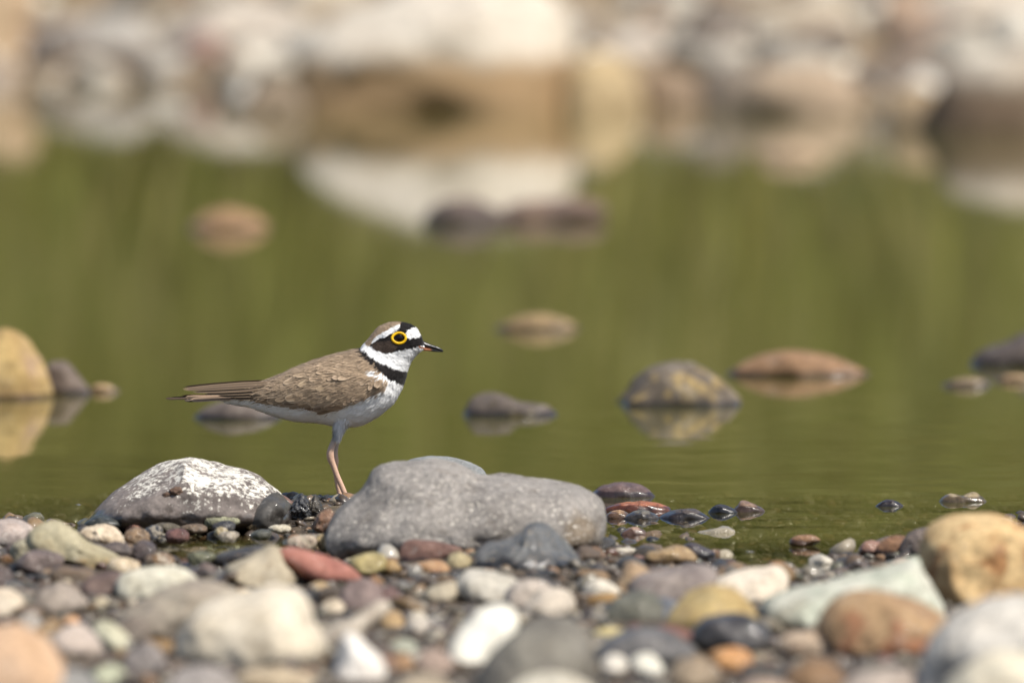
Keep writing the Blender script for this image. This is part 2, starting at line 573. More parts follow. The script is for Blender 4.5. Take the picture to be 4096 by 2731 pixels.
stone('grey_rock', 'large speckled grey rock hiding the feet of the bird', 'rock',
      '728,1240 734,1205 754,1180 783,1155 817,1130 842,1104 864,1080 890,1070 925,1067 960,1064 1000,1062 1040,1072 1080,1089 1100,1097 1150,1099 1220,1106 1290,1115 1340,1126 1370,1142 1388,1165 1394,1190 1391,1215 1376,1246 1340,1262 1200,1275 1000,1285 910,1292 830,1284 755,1276 732,1258',
      1272, stone_mat('speckled_grey_stone', (160, 153, 149), (136, 130, 127), speck=(212, 204, 194), scale=52, wl=0.010, grain=1.2, speck_t=0.6, stain=((134, 118, 100), .066, .012, .012), bumpd=0.003),
      b=0.062, lean=0.45, boxy=0.62, rough=0.045, sub=6, facets=3, seed=41, bury=0.12,
      dents=((905, 1150, 16, -0.02), (1200, 1230, 30, -0.03), (1010, 1215, 14, -0.012), (1345, 1215, 34, 0.03), (870, 1120, 40, 0.03), (1060, 1140, 60, -0.02), (830, 1230, 40, 0.02)))
stone('blue_grey_stone', 'smooth blue grey stone peeping over the back of the large grey rock', 'stone',
      '930,1066 965,1052 1000,1048 1042,1051 1084,1064 1116,1086 1122,1130 1000,1150 920,1120', 1150,
      M(c1=(150, 154, 158), c2=(128, 132, 136), speck=(196, 198, 196), scale=60), b=0.03, yoff=0.0, facets=1)
stone('wet_slate', 'wet dark slate stone with glinting edge leaning on the grey rock', 'stone',
      '1078,1275 1105,1251 1150,1245 1190,1231 1213,1209 1240,1203 1270,1217 1305,1250 1335,1290 1347,1314 1250,1322 1150,1322 1088,1305',
      1314, stone_mat('wet_slate_stone', (122, 124, 127), (80, 82, 87), speck=(184, 160, 126), scale=55, wet=0.35, wl=0.011, grain=1.1, bumpd=0.002),
      b=0.032, lean=0.5, boxy=0.7, rough=0.06, sub=5, seed=5, facets=4)
stone('red_brown_slab', 'dark red brown slab lying against the front of the grey rock', 'stone',
      '915,1288 920,1260 932,1243 965,1240 1010,1245 1045,1255 1062,1262 1058,1276 1000,1287 945,1300', 1290,
      M(c1=(138, 100, 88), c2=(98, 68, 60), scale=60, wl=0.006), b=0.014, boxy=0.6, lean=0.3, sub=4)
stone('yellow_pebble', 'glossy yellow green pebble beside the tip of the red oblong stone', 'pebble',
      '798,1290 822,1275 860,1269 884,1277 890,1295 880,1312 845,1323 812,1318', 1318, M(c1=(206, 184, 108), c2=(150, 132, 66), scale=60, wet=0.3), b=0.014)
stone('mustard_pebble', 'narrow mustard pebble tucked behind the glossy yellow green one', 'pebble',
      '878,1290 900,1283 916,1293 922,1308 905,1320 882,1318', 1316, M(c1=(196, 156, 84), c2=(140, 108, 60), scale=70, wet=0.3), b=0.009)
stone('orange_pebble', 'wavy orange pebble in front of the dark red brown slab', 'pebble',
      '932,1314 950,1296 975,1289 1000,1285 1020,1291 1034,1304 1028,1316 980,1322', 1316, M(c1=(206, 160, 106), c2=(168, 112, 60), scale=70, wet=0.2), b=0.011)
stone('tan_pebble', 'round tan pebble between the orange pebble and the wet slate', 'pebble', ell(1026, 1082, 1268, 1310), 1308, M(c1=(186, 170, 126), c2=(160, 142, 100), scale=80), b=0.009)
stone('red_oblong_stone', 'smooth brick red oblong stone with a tapering end', 'stone',
      '630,1275 645,1260 668,1256 700,1262 750,1277 800,1298 828,1318 834,1330 815,1342 770,1348 715,1335 665,1300', 1346,
      M(c1=(186, 116, 98), c2=(158, 90, 76), scale=50, wl=0.009, grain=0.6), b=0.017, boxy=0.9, rough=0.02, facets=1, lean=0.2)
stone('beige_block', 'angular beige block with a sloping top beside the red oblong stone', 'stone',
      '509,1312 522,1300 560,1286 598,1267 620,1257 636,1259 655,1280 675,1302 692,1318 690,1332 650,1348 580,1354 540,1344 516,1328', 1350,
      M(c1=(200, 184, 156), c2=(172, 156, 128), scale=40, grain=0.6), b=0.026, boxy=0.6, lean=0.7, facets=4, seed=12)
stone('white_chip', 'small pale chip leaning on the beige block', 'pebble', ell(672, 716, 1306, 1345), 1342, M(c1=(196, 182, 166), c2=(158, 142, 128), scale=90), b=0.006)
# ---- left bank, in focus
stone('pinkish_grey_boulder', 'pinkish grey boulder beside the humped olive beige stone', 'stone',
      '-60,1240 -30,1205 0,1196 30,1193 55,1200 78,1216 70,1245 40,1262 -20,1268', 1256, M(c1=(200, 178, 168), c2=(164, 150, 146), speck=(222, 214, 206), scale=50, wl=0.006), b=0.026)
stone('olive_beige_stone', 'humped olive beige stone with a long sloping flank', 'stone',
      '58,1250 64,1225 90,1206 118,1196 146,1204 175,1225 200,1246 240,1262 276,1276 296,1294 270,1306 220,1310 170,1300 120,1282 78,1270', 1304,
      M(c1=(192, 180, 144), c2=(160, 146, 108), scale=46, wl=0.003, patch=((176, 142, 86), 30, 0.62)), b=0.026, lean=0.5, rough=0.07, seed=3, sub=5,
      dents=((150, 1255, 12, -0.05), (245, 1290, 14, -0.08), (170, 1232, 26, 0.05)))
stone('fossil_stone', 'cream stone with coiled ridges behind the olive beige stone', 'stone',
      '178,1232 184,1214 198,1207 225,1205 252,1207 272,1219 286,1240 280,1254 240,1256 200,1248', 1252, M(c1=(226, 206, 178), c2=(192, 168, 138), scale=90), b=0.014, rough=0.13, sub=5,
      dents=((250, 1232, 10, 0.06), (262, 1240, 5, -0.08), (215, 1225, 9, -0.05), (198, 1222, 7, 0.05)))
stone('purple_brown_cobble', 'mottled purple brown cobble below the olive beige stone', 'stone',
      '34,1296 58,1270 90,1262 125,1267 149,1281 140,1300 100,1318 58,1316', 1314, M(c1=(138, 118, 112), c2=(94, 76, 72), speck=(198, 182, 172), scale=55, wet=0.25), b=0.015, sub=4)
stone('dark_green_pebble', 'wet dark green pebble at the foot of the crusted rock beside the fossil stone', 'pebble', '192,1206 210,1189 235,1183 262,1188 286,1198 280,1210 230,1214', 1209, M(c1=(76, 80, 72), c2=(50, 54, 50), scale=80, wet=0.6), b=0.01)
PB = [  # x0, x1, y0, y1, base, colour, colour2, wet, name, label
 (286, 344, 1211, 1249, 1247, (176, 140, 98), (120, 92, 62), .45, 'bronze_pebble', 'glittering wet bronze pebble beside the cream fossil stone'),
 (328, 376, 1206, 1242, 1239, (70, 68, 72), (40, 40, 46), .6, 'black_pebble', 'shiny black pebble next to the glittering bronze pebble'),
 (379, 434, 1213, 1244, 1242, (140, 92, 84), (102, 66, 62), .3, 'maroon_pebble', 'maroon pebble standing at the edge of the little pool'),
 (350, 418, 1200, 1222, 1220, (116, 104, 80), (84, 74, 58), .35, 'dark_olive_pebble', 'long dark olive pebble at the foot of the crusted rock'),
 (329, 362, 1194, 1210, 1209, (236, 214, 186), (206, 178, 146), .1, 'cream_chip', 'small cream chip lying against the crusted rock'),
 (412, 480, 1203, 1223, 1221, (136, 110, 82), (102, 82, 60), .35, 'flat_brown_pebble', 'flat brown pebble behind the maroon pebble'),
 (466, 549, 1182, 1213, 1211, (158, 158, 124), (128, 126, 96), .1, 'olive_grey_pebble', 'long olive grey pebble at the foot of the crusted rock beside the ochre pebble'),
 (486, 543, 1196, 1221, 1219, (66, 64, 66), (44, 43, 46), .5, 'navy_pebble', 'dark navy pebble in front of the olive grey one'),
 (556, 620, 1172, 1210, 1208, (158, 130, 84), (122, 98, 60), .5, 'wet_ochre_pebble', 'glistening ochre brown pebble under the dark leaning cobble'),
 (618, 668, 1204, 1224, 1222, (240, 226, 198), (212, 196, 164), .15, 'cream_oval_pebble', 'bright cream oval pebble between wet brown pebbles'),
 (576, 626, 1215, 1238, 1236, (106, 106, 94), (74, 76, 68), .45, 'teal_grey_pebble', 'dark teal grey pebble below the cream oval one'),
 (490, 527, 1211, 1234, 1232, (196, 174, 124), (166, 142, 96), .25, 'straw_pebble', 'straw coloured pebble below the dark navy pebble'),
 (502, 549, 1219, 1244, 1242, (172, 158, 140), (120, 106, 96), .3, 'taupe_pebble', 'taupe pebble at the rim of the little pool'),
 (661, 728, 1226, 1262, 1260, (206, 182, 162), (176, 150, 130), .1, 'pale_pink_stone', 'pale pink rough stone behind the red oblong stone'),
 (726, 768, 1222, 1262, 1258, (190, 164, 110), (146, 122, 76), .2, 'buff_pebble', 'buff pebble wedged against the end of the grey rock'),
 (231, 304, 1245, 1286, 1284, (120, 104, 98), (84, 72, 70), .35, 'plum_grey_cobble', 'plum grey cobble at the rim of the little pool behind the butter pebble'),
 (302, 359, 1240, 1284, 1282, (112, 94, 90), (72, 60, 60), .45, 'dark_plum_cobble', 'dark plum cobble with bright glints beside the little pool'),
 (330, 402, 1269, 1303, 1301, (158, 118, 72), (110, 82, 58), .3, 'rusty_pebble', 'rusty brown pebble below the dark plum cobble'),
 (428, 494, 1265, 1296, 1293, (128, 128, 92), (94, 96, 68), .45, 'moss_green_pebble', 'rounded moss green pebble half sunk in the little pool'),
 (242, 323, 1281, 1320, 1317, (238, 212, 172), (212, 182, 138), .2, 'butter_pebble', 'butter coloured pebble in front of the olive beige stone'),
 (20, 92, 1236, 1288, 1286, (178, 168, 138), (140, 128, 100), .15, 'knobbly_pebble', 'knobbly grey olive pebble above the purple brown cobble'),
 (-30, 32, 1302, 1352, 1350, (120, 100, 96), (90, 72, 70), .3, 'plum_pebble', 'plum pebble behind the white cream stone'),
 (92, 142, 1305, 1330, 1328, (176, 132, 82), (130, 96, 62), .4, 'amber_pebble', 'flat amber pebble sunk in wet sand below the purple brown cobble'),
 (150, 222, 1308, 1332, 1330, (206, 180, 132), (160, 128, 84), .3, 'sand_pebble', 'flat sandy pebble below the foot of the olive beige stone'),
]
for (x0, x1, y0, y1, bs, c1, c2, wet, nm, lb) in PB:
    stone(nm, lb, 'pebble' if 'pebble' in nm or 'chip' in nm else 'stone', ell(x0, x1, y0, y1), bs, M(c1=c1, c2=tuple(v * .82 for v in c2), scale=110, wet=wet, speck=tuple(min(255, v * 1.35 + 20) for v in c1), grain=1.25, bumpd=.002, veins=(200, 184, 160) if len(nm) % 3 == 0 else None), sub=4, rough=0.09, facets=5, bury=0.3)
stone('leaning_cobble', 'dark wet grey cobble leaning on the end of the crusted rock', 'stone',
      '562,1192 580,1168 605,1145 632,1130 655,1136 668,1158 655,1180 620,1198', 1196, M(c1=(98, 93, 88), c2=(66, 62, 60), scale=60, wet=0.4), b=0.016, lean=0.4, yoff=-0.04)
stone('black_grit_clump', 'lumpy black clump of gritty weed beside the legs of the bird', 'clump', '668,1184 672,1158 684,1142 692,1134 704,1144 712,1158 716,1178 706,1190 684,1192', 1188,
      M(c1=(74, 76, 84), c2=(40, 42, 48), speck=(170, 158, 138), scale=110, wet=0.45), b=0.01, rough=0.22, sub=5)
stone('dark_grit_clump', 'dark brown gritty clump next to the lumpy black clump', 'clump', '704,1186 708,1160 716,1146 724,1136 732,1148 742,1168 744,1184 726,1192', 1187,
      M(c1=(92, 84, 72), c2=(44, 42, 42), speck=(160, 140, 110), scale=110, wet=0.45), b=0.01, rough=0.22, sub=5)
stone('russet_lump', 'russet wet lump touching the end of the grey rock', 'stone', '716,1214 722,1190 738,1174 756,1168 770,1180 768,1205 748,1220', 1216,
      M(c1=(158, 112, 78), c2=(104, 72, 54), speck=(214, 184, 146), scale=100, wet=0.35), b=0.012, rough=0.14)
stone('footing_stone', 'low wet brown stone under the feet of the bird', 'stone', '735,1178 748,1168 768,1164 800,1163 840,1166 860,1180 850,1200 790,1205 745,1195', 1192,
      M(c1=(136, 116, 84), c2=(92, 78, 58), speck=(190, 164, 128), scale=110, wet=0.35), b=0.03, rough=0.1, zb=0.002, yoff=-0.02)
stone('black_ragged_stone', 'ragged black stone lying along the near rim of the little pool', 'stone', '476,1292 500,1272 540,1262 575,1255 605,1252 620,1262 600,1280 550,1294 505,1300', 1293,
      M(c1=(78, 72, 70), c2=(48, 46, 48), speck=(150, 120, 96), scale=80, wet=0.4), b=0.016, rough=0.1)
# ---- left foreground, out of focus
LF = [
 ('mint_white_slab', 'pale mint white slab in front of the rusty pebble', '262,1352 270,1325 300,1312 350,1302 400,1304 445,1320 452,1340 430,1362 380,1382 320,1384 280,1372', 1378, (222, 216, 196), (196, 188, 164), .0, .6),
 ('large_taupe_rock', 'large smooth taupe rock behind the big cream boulder', '258,1432 272,1412 310,1390 355,1362 400,1344 440,1335 490,1340 530,1354 566,1375 570,1410 500,1450 400,1478 330,1476 290,1462', 1466, (176, 162, 142), (146, 132, 120), .0, .7),
 ('cream_boulder', 'big cream boulder with a dished face and a pale ridge', '400,1490 408,1460 428,1428 462,1396 500,1380 545,1373 585,1362 630,1354 680,1362 708,1388 722,1430 746,1470 744,1498 700,1535 600,1550 500,1546 425,1522', 1538, (234, 220, 198), (216, 200, 174), .0, .62),
 ('apricot_boulder', 'apricot coloured boulder with a dark hollow underneath', '-80,1520 -40,1455 0,1437 40,1438 82,1456 120,1490 148,1540 145,1600 80,1650 -60,1660', 1640, (220, 178, 140), (200, 156, 112), .0, .6),
 ('two_tone_stone', 'grey stone with a tan end behind the pale stones', '52,1402 78,1372 105,1352 140,1341 170,1350 200,1378 202,1392 160,1406 110,1416 70,1414', 1410, (176, 160, 146), (146, 132, 122), .0, .7),
 ('white_cream_stone', 'white cream stone touching the grey and tan stone', '-50,1395 -20,1360 5,1351 32,1357 58,1382 50,1406 10,1424 -40,1424', 1416, (230, 214, 192), (206, 180, 150), .0, .7),
 ('pale_green_stone', 'pale lime green oval stone beside the large taupe rock', '203,1445 222,1428 250,1428 285,1450 308,1478 300,1500 262,1496 225,1472', 1494, (210, 206, 178), (180, 174, 140), .0, .9),
 ('shell_pink_stone', 'shell pink stone beside the pale lime green one', '112,1480 130,1450 160,1436 192,1438 222,1462 240,1498 220,1522 160,1522 120,1504', 1512, (214, 192, 178), (176, 162, 154), .0, .8),
 ('slate_cobble', 'slate grey cobble at the foot of the cream boulder', '282,1520 300,1492 330,1474 356,1480 378,1508 380,1540 340,1560 300,1550', 1552, (150, 140, 136), (118, 110, 110), .0, .8),
 ('blue_grey_slab', 'blue grey slab beside the apricot boulder', '50,1625 80,1562 120,1540 170,1538 210,1552 240,1600 240,1650 120,1660', 1640, (160, 156, 152), (130, 128, 128), .0, .8),
 ('mint_pebble', 'mint green pebble above the blue grey slab', '206,1560 222,1534 250,1526 280,1534 296,1560 280,1585 235,1590', 1584, (196, 198, 168), (162, 166, 136), .0, .9),
 ('mauve_slab', 'mauve grey slab in front of the cream boulder', '370,1610 392,1560 430,1536 480,1532 525,1548 556,1600 540,1650 400,1660', 1640, (178, 168, 164), (148, 139, 136), .0, .8),
 ('tan_plate', 'flat tan plate at the front foot of the cream boulder', '535,1560 570,1542 640,1534 700,1546 728,1568 700,1590 600,1598 550,1588', 1590, (204, 182, 148), (166, 142, 110), .0, .7),
 ('dark_cobble', 'dark grey brown cobble between the taupe rock and the slate cobble', '258,1446 272,1424 300,1415 335,1428 352,1452 330,1478 285,1474', 1474, (140, 126, 114), (108, 96, 88), .0, .9),
 ('ochre_chip', 'small ochre chip beside the pale lime green stone', '138,1428 150,1416 172,1414 186,1424 180,1436 152,1440', 1436, (214, 160, 104), (180, 124, 78), .0, .9),
 ('grey_pearl_stone', 'pearl grey stone behind the shell pink stone', '38,1440 52,1412 75,1408 95,1425 100,1446 70,1460', 1454, (186, 176, 168), (150, 140, 132), .0, .9),
 ('dark_slate_chip', 'blue black chip resting against the grey and tan stone', '100,1392 118,1376 142,1374 160,1390 150,1406 118,1410', 1408, (118, 118, 124), (82, 82, 90), .0, .9),
 ('hazel_pebble', 'hazel pebble below the grey and tan stone', '205,1386 218,1372 240,1370 254,1384 248,1400 220,1402', 1400, (206, 190, 158), (170, 152, 122), .0, .9),
 ('wine_brown_stone', 'wine brown stone behind the pale mint white slab', '182,1352 200,1330 236,1316 275,1314 290,1330 262,1362 220,1376 190,1370', 1372, (128, 102, 92), (94, 74, 70), .2, .8),
 ('pewter_slab', 'narrow pewter slab between the beige block and the cream boulder', '565,1362 590,1350 640,1348 690,1354 706,1368 690,1390 600,1392', 1388, (148, 148, 154), (116, 118, 126), .0, .7),
 ('gold_chip', 'pale gold chip on the shoulder of the cream boulder', '524,1372 540,1354 566,1352 584,1364 576,1382 540,1386', 1380, (226, 200, 158), (200, 170, 124), .0, .9),
 ('tawny_pebble', 'tawny pebble under the dark end of the red oblong stone', '702,1352 720,1338 745,1336 762,1352 752,1368 718,1370', 1368, (206, 174, 124), (160, 128, 84), .0, .9),
 ('ivory_pebble', 'ivory pebble beside the cream boulder', '735,1400 748,1380 775,1376 792,1392 786,1410 752,1414', 1412, (214, 196, 170), (180, 158, 130), .0, .9),
]
for (nm, lb, ol, bs, c1, c2, wet, bx) in LF:
    kw = dict(rough=0.075, facets=5)
    if nm == 'cream_boulder':
        kw = dict(rough=0.05, facets=1, sub=5, b=0.05, dents=((530, 1440, 75, -0.09), (660, 1410, 45, 0.05), (640, 1470, 35, 0.05)))
    stone(nm, lb, 'boulder' if 'boulder' in nm else 'pebble' if 'pebble' in nm or 'chip' in nm else 'stone', ol, bs,
          M(c1=c1, c2=c2, scale=34, wet=wet, wl=0.006, patch=((206, 158, 104), 26, 0.60) if nm in ('two_tone_stone', 'apricot_boulder') else None), boxy=bx, lean=0.45, **kw)
# ---- middle and right foreground
MF = [
 ('purple_cobble', 'rounded purple grey cobble below the red oblong stone', '766,1396 775,1368 795,1345 830,1328 862,1334 885,1356 892,1384 870,1406 810,1410', 1404, (156, 134, 128), (118, 96, 94), .0, .85),
 ('maroon_cobble', 'maroon cobble behind the rounded purple grey one', '862,1380 872,1354 895,1346 920,1364 936,1390 910,1408 876,1404', 1402, (132, 98, 92), (98, 70, 68), .2, .85),
 ('bone_grey_stone', 'long bone grey stone with a raised snout end', '726,1480 734,1452 765,1436 805,1420 845,1394 872,1380 893,1383 898,1400 872,1424 835,1452 795,1478 755,1492', 1486, (208, 194, 176), (178, 162, 146), .0, .8),
 ('white_cone_stone', 'white cone shaped stone with a tan streak', '766,1560 772,1500 783,1465 799,1452 820,1464 850,1490 880,1520 886,1552 860,1575 800,1580', 1572, (244, 238, 232), (226, 212, 200), .0, .75),
 ('white_slab', 'bright white tilted slab with a square end', '1024,1508 1034,1476 1070,1434 1106,1406 1148,1397 1184,1408 1198,1430 1184,1460 1140,1500 1095,1530 1045,1528', 1530, (250, 246, 232), (240, 232, 212), .0, .55),
 ('dark_grey_boulder', 'dark grey boulder with pale patch beside the bright white slab', '1082,1610 1100,1540 1138,1492 1180,1456 1222,1428 1262,1418 1310,1425 1346,1450 1362,1500 1374,1570 1340,1640 1120,1640', 1620, (134, 128, 118), (96, 92, 88), .0, .75),
 ('rough_grey_stone', 'rough pale grey stone in front of the wet slate', '1046,1350 1052,1324 1080,1310 1130,1311 1172,1324 1205,1346 1196,1374 1150,1394 1100,1388 1062,1370', 1386, (212, 204, 190), (176, 168, 154), .0, .75),
 ('pinkish_stone', 'pinkish grey stone between two pale stones', '1146,1384 1160,1350 1195,1334 1240,1334 1276,1350 1292,1376 1260,1402 1190,1406', 1400, (206, 190, 176), (172, 158, 148), .0, .85),
 ('pale_fan_stone', 'pale cream grey stone behind the dark grey boulder', '1200,1408 1215,1380 1245,1356 1282,1350 1312,1364 1324,1392 1300,1412 1240,1422', 1416, (222, 206, 188), (190, 176, 160), .0, .85),
 ('oat_pebble', 'oat coloured pebble beside the rough pale grey stone', '968,1372 985,1350 1020,1338 1056,1340 1066,1362 1040,1384 990,1388', 1384, (200, 186, 160), (150, 134, 110), .0, .8),
 ('parchment_stone', 'parchment coloured stone in front of the dark grey boulder', '1165,1600 1195,1564 1240,1547 1300,1548 1345,1566 1375,1600 1340,1640 1200,1640', 1632, (222, 214, 196), (190, 180, 160), .0, .8),
 ('violet_grey_block', 'flat topped violet grey block behind the olive yellow stone', '1444,1380 1450,1335 1490,1316 1550,1309 1612,1299 1646,1314 1650,1340 1610,1374 1550,1398 1480,1402', 1396, (158, 144, 138), (122, 108, 106), .0, .55),
 ('tan_horn_stone', 'upright tan stone with a hooked top beside the violet grey block', '1416,1356 1420,1318 1430,1296 1452,1290 1478,1300 1496,1316 1480,1332 1456,1362 1430,1372', 1368, (196, 164, 124), (150, 116, 80), .1, .8),
 ('white_wedge_stone', 'white wedge stone with a shaded underside behind the pale jade slab', '1622,1352 1652,1330 1700,1314 1760,1306 1796,1302 1814,1318 1820,1342 1790,1362 1730,1376 1670,1368', 1382, (234, 218, 196), (206, 186, 160), .0, .6),
 ('olive_yellow_stone', 'olive yellow rounded stone behind the glossy black pebble', '1524,1456 1530,1420 1556,1384 1595,1358 1640,1347 1684,1352 1714,1376 1738,1410 1750,1440 1700,1470 1600,1476 1545,1474', 1466, (204, 172, 98), (168, 134, 66), .0, .85),
 ('glossy_black_pebble', 'glossy wet black pebble in front of the olive yellow stone', '1586,1460 1604,1430 1645,1412 1700,1409 1742,1424 1770,1452 1772,1480 1730,1498 1650,1498 1600,1484', 1494, (92, 86, 86), (60, 58, 60), .6, .85),
 ('jade_slab', 'long pale jade slab leaning under the round yellow boulder', '1750,1412 1756,1386 1780,1370 1850,1352 1940,1330 2040,1310 2118,1288 2140,1320 2172,1376 2184,1430 2120,1456 1920,1460 1800,1440', 1450, (204, 206, 190), (168, 178, 158), .0, .6),
 ('yellow_boulder', 'round yellow boulder with rusty pits leaning over the pale jade slab', '2108,1310 2112,1262 2122,1228 2148,1202 2192,1184 2244,1179 2300,1185 2352,1212 2395,1262 2404,1330 2370,1390 2280,1416 2200,1412 2140,1372', 1402, (214, 176, 112), (188, 144, 78), .0, .9),
 ('brown_boulder', 'brown rounded boulder with orange stains in front of the pale jade slab', '1876,1446 1890,1404 1930,1372 1990,1357 2050,1364 2112,1384 2164,1410 2196,1456 2180,1506 2080,1528 1970,1520 1900,1490', 1514, (190, 148, 96), (156, 112, 68), .1, .85),
 ('chalk_grey_boulder', 'large chalk grey boulder beside the brown rounded boulder', '2110,1600 2116,1530 2140,1472 2184,1424 2236,1396 2300,1378 2370,1374 2440,1400 2490,1500 2470,1620 2340,1680 2160,1660', 1650, (216, 208, 198), (190, 182, 176), .0, .85),
 ('cream_dome_boulder', 'smooth cream domed boulder in front of the chalk grey boulder', '2130,1680 2160,1600 2200,1548 2260,1516 2330,1500 2410,1504 2480,1560 2500,1680 2400,1760 2200,1760', 1720, (238, 226, 200), (220, 206, 176), .0, .9),
 ('dull_green_stone', 'dull green wet stone beside the olive yellow stone', '1384,1424 1398,1390 1430,1366 1480,1358 1520,1372 1540,1402 1520,1430 1440,1440', 1432, (124, 122, 106), (92, 92, 82), .2, .75),
 ('steel_blue_stone', 'steel blue stone against the olive yellow stone', '1496,1420 1506,1386 1530,1370 1556,1380 1564,1410 1540,1436 1510,1438', 1430, (124, 128, 138), (94, 98, 110), .1, .8),
 ('brick_red_stone', 'brick red flat stone between dark wet stones', '1476,1470 1490,1446 1530,1436 1580,1446 1622,1470 1600,1490 1530,1492', 1484, (148, 96, 84), (112, 72, 66), .1, .7),
 ('charcoal_stone', 'charcoal wet stone behind the two small white pebbles', '1362,1516 1380,1478 1420,1452 1480,1442 1540,1452 1596,1480 1626,1504 1580,1534 1460,1540 1390,1536', 1528, (132, 128, 128), (84, 82, 84), .35, .75),
 ('white_bead_pebble', 'white oval pebble beside its white twin below the charcoal wet stone', '1382,1530 1390,1508 1412,1501 1434,1510 1444,1532 1430,1550 1400,1552', 1548, (240, 232, 220), (216, 206, 192), .0, .9),
 ('chalk_bead_pebble', 'chalk white pebble between its white twin and the orange pebble', '1446,1534 1456,1508 1484,1499 1510,1508 1524,1534 1506,1556 1466,1558', 1552, (242, 238, 224), (220, 212, 194), .0, .9),
 ('bright_orange_pebble', 'bright orange pebble below the glossy wet black pebble', '1622,1520 1632,1496 1662,1486 1700,1488 1726,1504 1728,1530 1700,1546 1646,1544', 1542, (222, 160, 84), (196, 126, 56), .1, .9),
 ('rose_tan_stone', 'rose tan stone beside the brown rounded boulder', '1784,1490 1800,1462 1840,1450 1890,1455 1936,1470 1946,1490 1900,1514 1830,1518', 1510, (204, 178, 150), (166, 138, 112), .0, .8),
 ('lemon_pebble', 'lemon yellow flat pebble behind the charcoal wet stone', '1356,1462 1372,1446 1404,1440 1436,1446 1446,1462 1420,1478 1376,1478', 1474, (220, 200, 132), (190, 166, 98), .0, .8),
 ('fawn_stone', 'fawn stone below the bright orange pebble', '1530,1560 1552,1524 1590,1512 1636,1524 1652,1560 1620,1590 1556,1590', 1584, (178, 156, 128), (144, 122, 98), .0, .8),
 ('grey_rose_slab', 'grey rose slab in front of the brown rounded boulder', '1920,1600 1950,1560 2010,1542 2080,1540 2140,1560 2160,1610 2080,1650 1960,1650', 1640, (196, 178, 164), (162, 146, 136), .0, .75),
 ('rust_brown_stone', 'rust brown stone below the rose tan stone', '1800,1570 1820,1532 1870,1518 1920,1530 1944,1566 1910,1600 1830,1604', 1596, (164, 124, 78), (124, 90, 56), .2, .8),
 ('pink_sand_slab', 'pink sandy slab in front of the fawn stone', '1660,1640 1690,1590 1750,1566 1820,1580 1850,1640 1780,1690 1690,1690', 1670, (204, 176, 154), (170, 142, 122), .0, .8),
 ('sand_block', 'sand coloured block beside the dark grey boulder', '890,1610 905,1572 945,1550 1000,1552 1040,1580 1050,1630 990,1660 910,1660', 1640, (190, 172, 146), (152, 136, 114), .0, .75),
 ('dusk_rose_stone', 'dusky rose stone behind the sand coloured block', '950,1536 962,1506 990,1490 1026,1500 1046,1530 1020,1552 970,1556', 1550, (184, 158, 142), (148, 124, 112), .0, .85),
 ('round_white_pebble', 'small round white pebble beside the bright white slab', '938,1424 944,1408 960,1402 976,1410 978,1426 960,1436', 1434, (236, 224, 204), (206, 190, 166), .0, .95),
 ('honey_pebble', 'square honey pebble between the bone grey and oat stones', '874,1440 880,1416 900,1404 922,1410 928,1434 906,1450', 1446, (206, 170, 114), (168, 130, 80), .0, .75),
 ('pearl_pebble', 'pearl white pebble next to the square honey pebble', '930,1446 940,1424 962,1416 986,1424 992,1446 960,1458', 1456, (212, 200, 186), (178, 164, 150), .0, .9),
 ('teal_chip', 'pale teal chip behind the dusky rose stone', '884,1490 900,1472 930,1466 956,1478 952,1498 914,1504', 1502, (176, 178, 160), (142, 146, 130), .0, .9),
 ('toffee_pebble', 'toffee brown pebble beside the white cone shaped stone', '888,1524 900,1506 928,1500 950,1514 946,1536 910,1542', 1540, (182, 138, 90), (142, 104, 66), .1, .9),
 ('milk_pebble', 'milky round pebble below the pale teal chip', '936,1516 944,1500 962,1494 980,1504 980,1522 958,1530', 1528, (220, 212, 196), (190, 180, 164), .0, .95),
]
SPECIAL = {
 'yellow_boulder': dict(facets=1, mat=dict(c1=(226, 190, 126), c2=(200, 156, 92), scale=40, patch=((178, 122, 58), 55, 0.58), grain=1.1), b=0.046, rough=0.05, sub=5, lean=0.1),
 'brown_boulder': dict(facets=1, mat=dict(c1=(194, 154, 102), c2=(150, 110, 72), scale=36, patch=((176, 110, 62), 24, 0.56), wet=0.1), b=0.04, rough=0.05, sub=5, lean=0.3),
 'dark_grey_boulder': dict(facets=2, mat=dict(c1=(142, 136, 124), c2=(104, 98, 92), scale=30, patch=((176, 166, 140), 15, 0.6)), b=0.045, rough=0.06, sub=5, lean=0.5),
 'white_cone_stone': dict(mat=dict(c1=(246, 240, 234), c2=(232, 220, 210), scale=36, patch=((206, 162, 124), 26, 0.64)), b=0.02, lean=0.45),
 'chalk_grey_boulder': dict(facets=2, mat=dict(c1=(220, 212, 202), c2=(196, 190, 182), scale=30, patch=((162, 160, 158), 28, 0.62)), b=0.055, sub=5, lean=0.4),
 'jade_slab': dict(mat=dict(c1=(214, 212, 196), c2=(176, 186, 166), scale=30), b=0.04, sub=5, lean=0.9),
 'white_slab': dict(mat=dict(c1=(252, 248, 236), c2=(244, 238, 220), scale=30, grain=0.4), b=0.03, lean=0.9),
 'olive_yellow_stone': dict(facets=2, mat=dict(c1=(206, 176, 104), c2=(170, 136, 70), scale=36, patch=((170, 110, 48), 22, 0.62)), b=0.03, lean=0.3),
 'white_wedge_stone': dict(mat=dict(c1=(240, 224, 204), c2=(222, 204, 180), scale=36), b=0.02, lean=0.8),
}
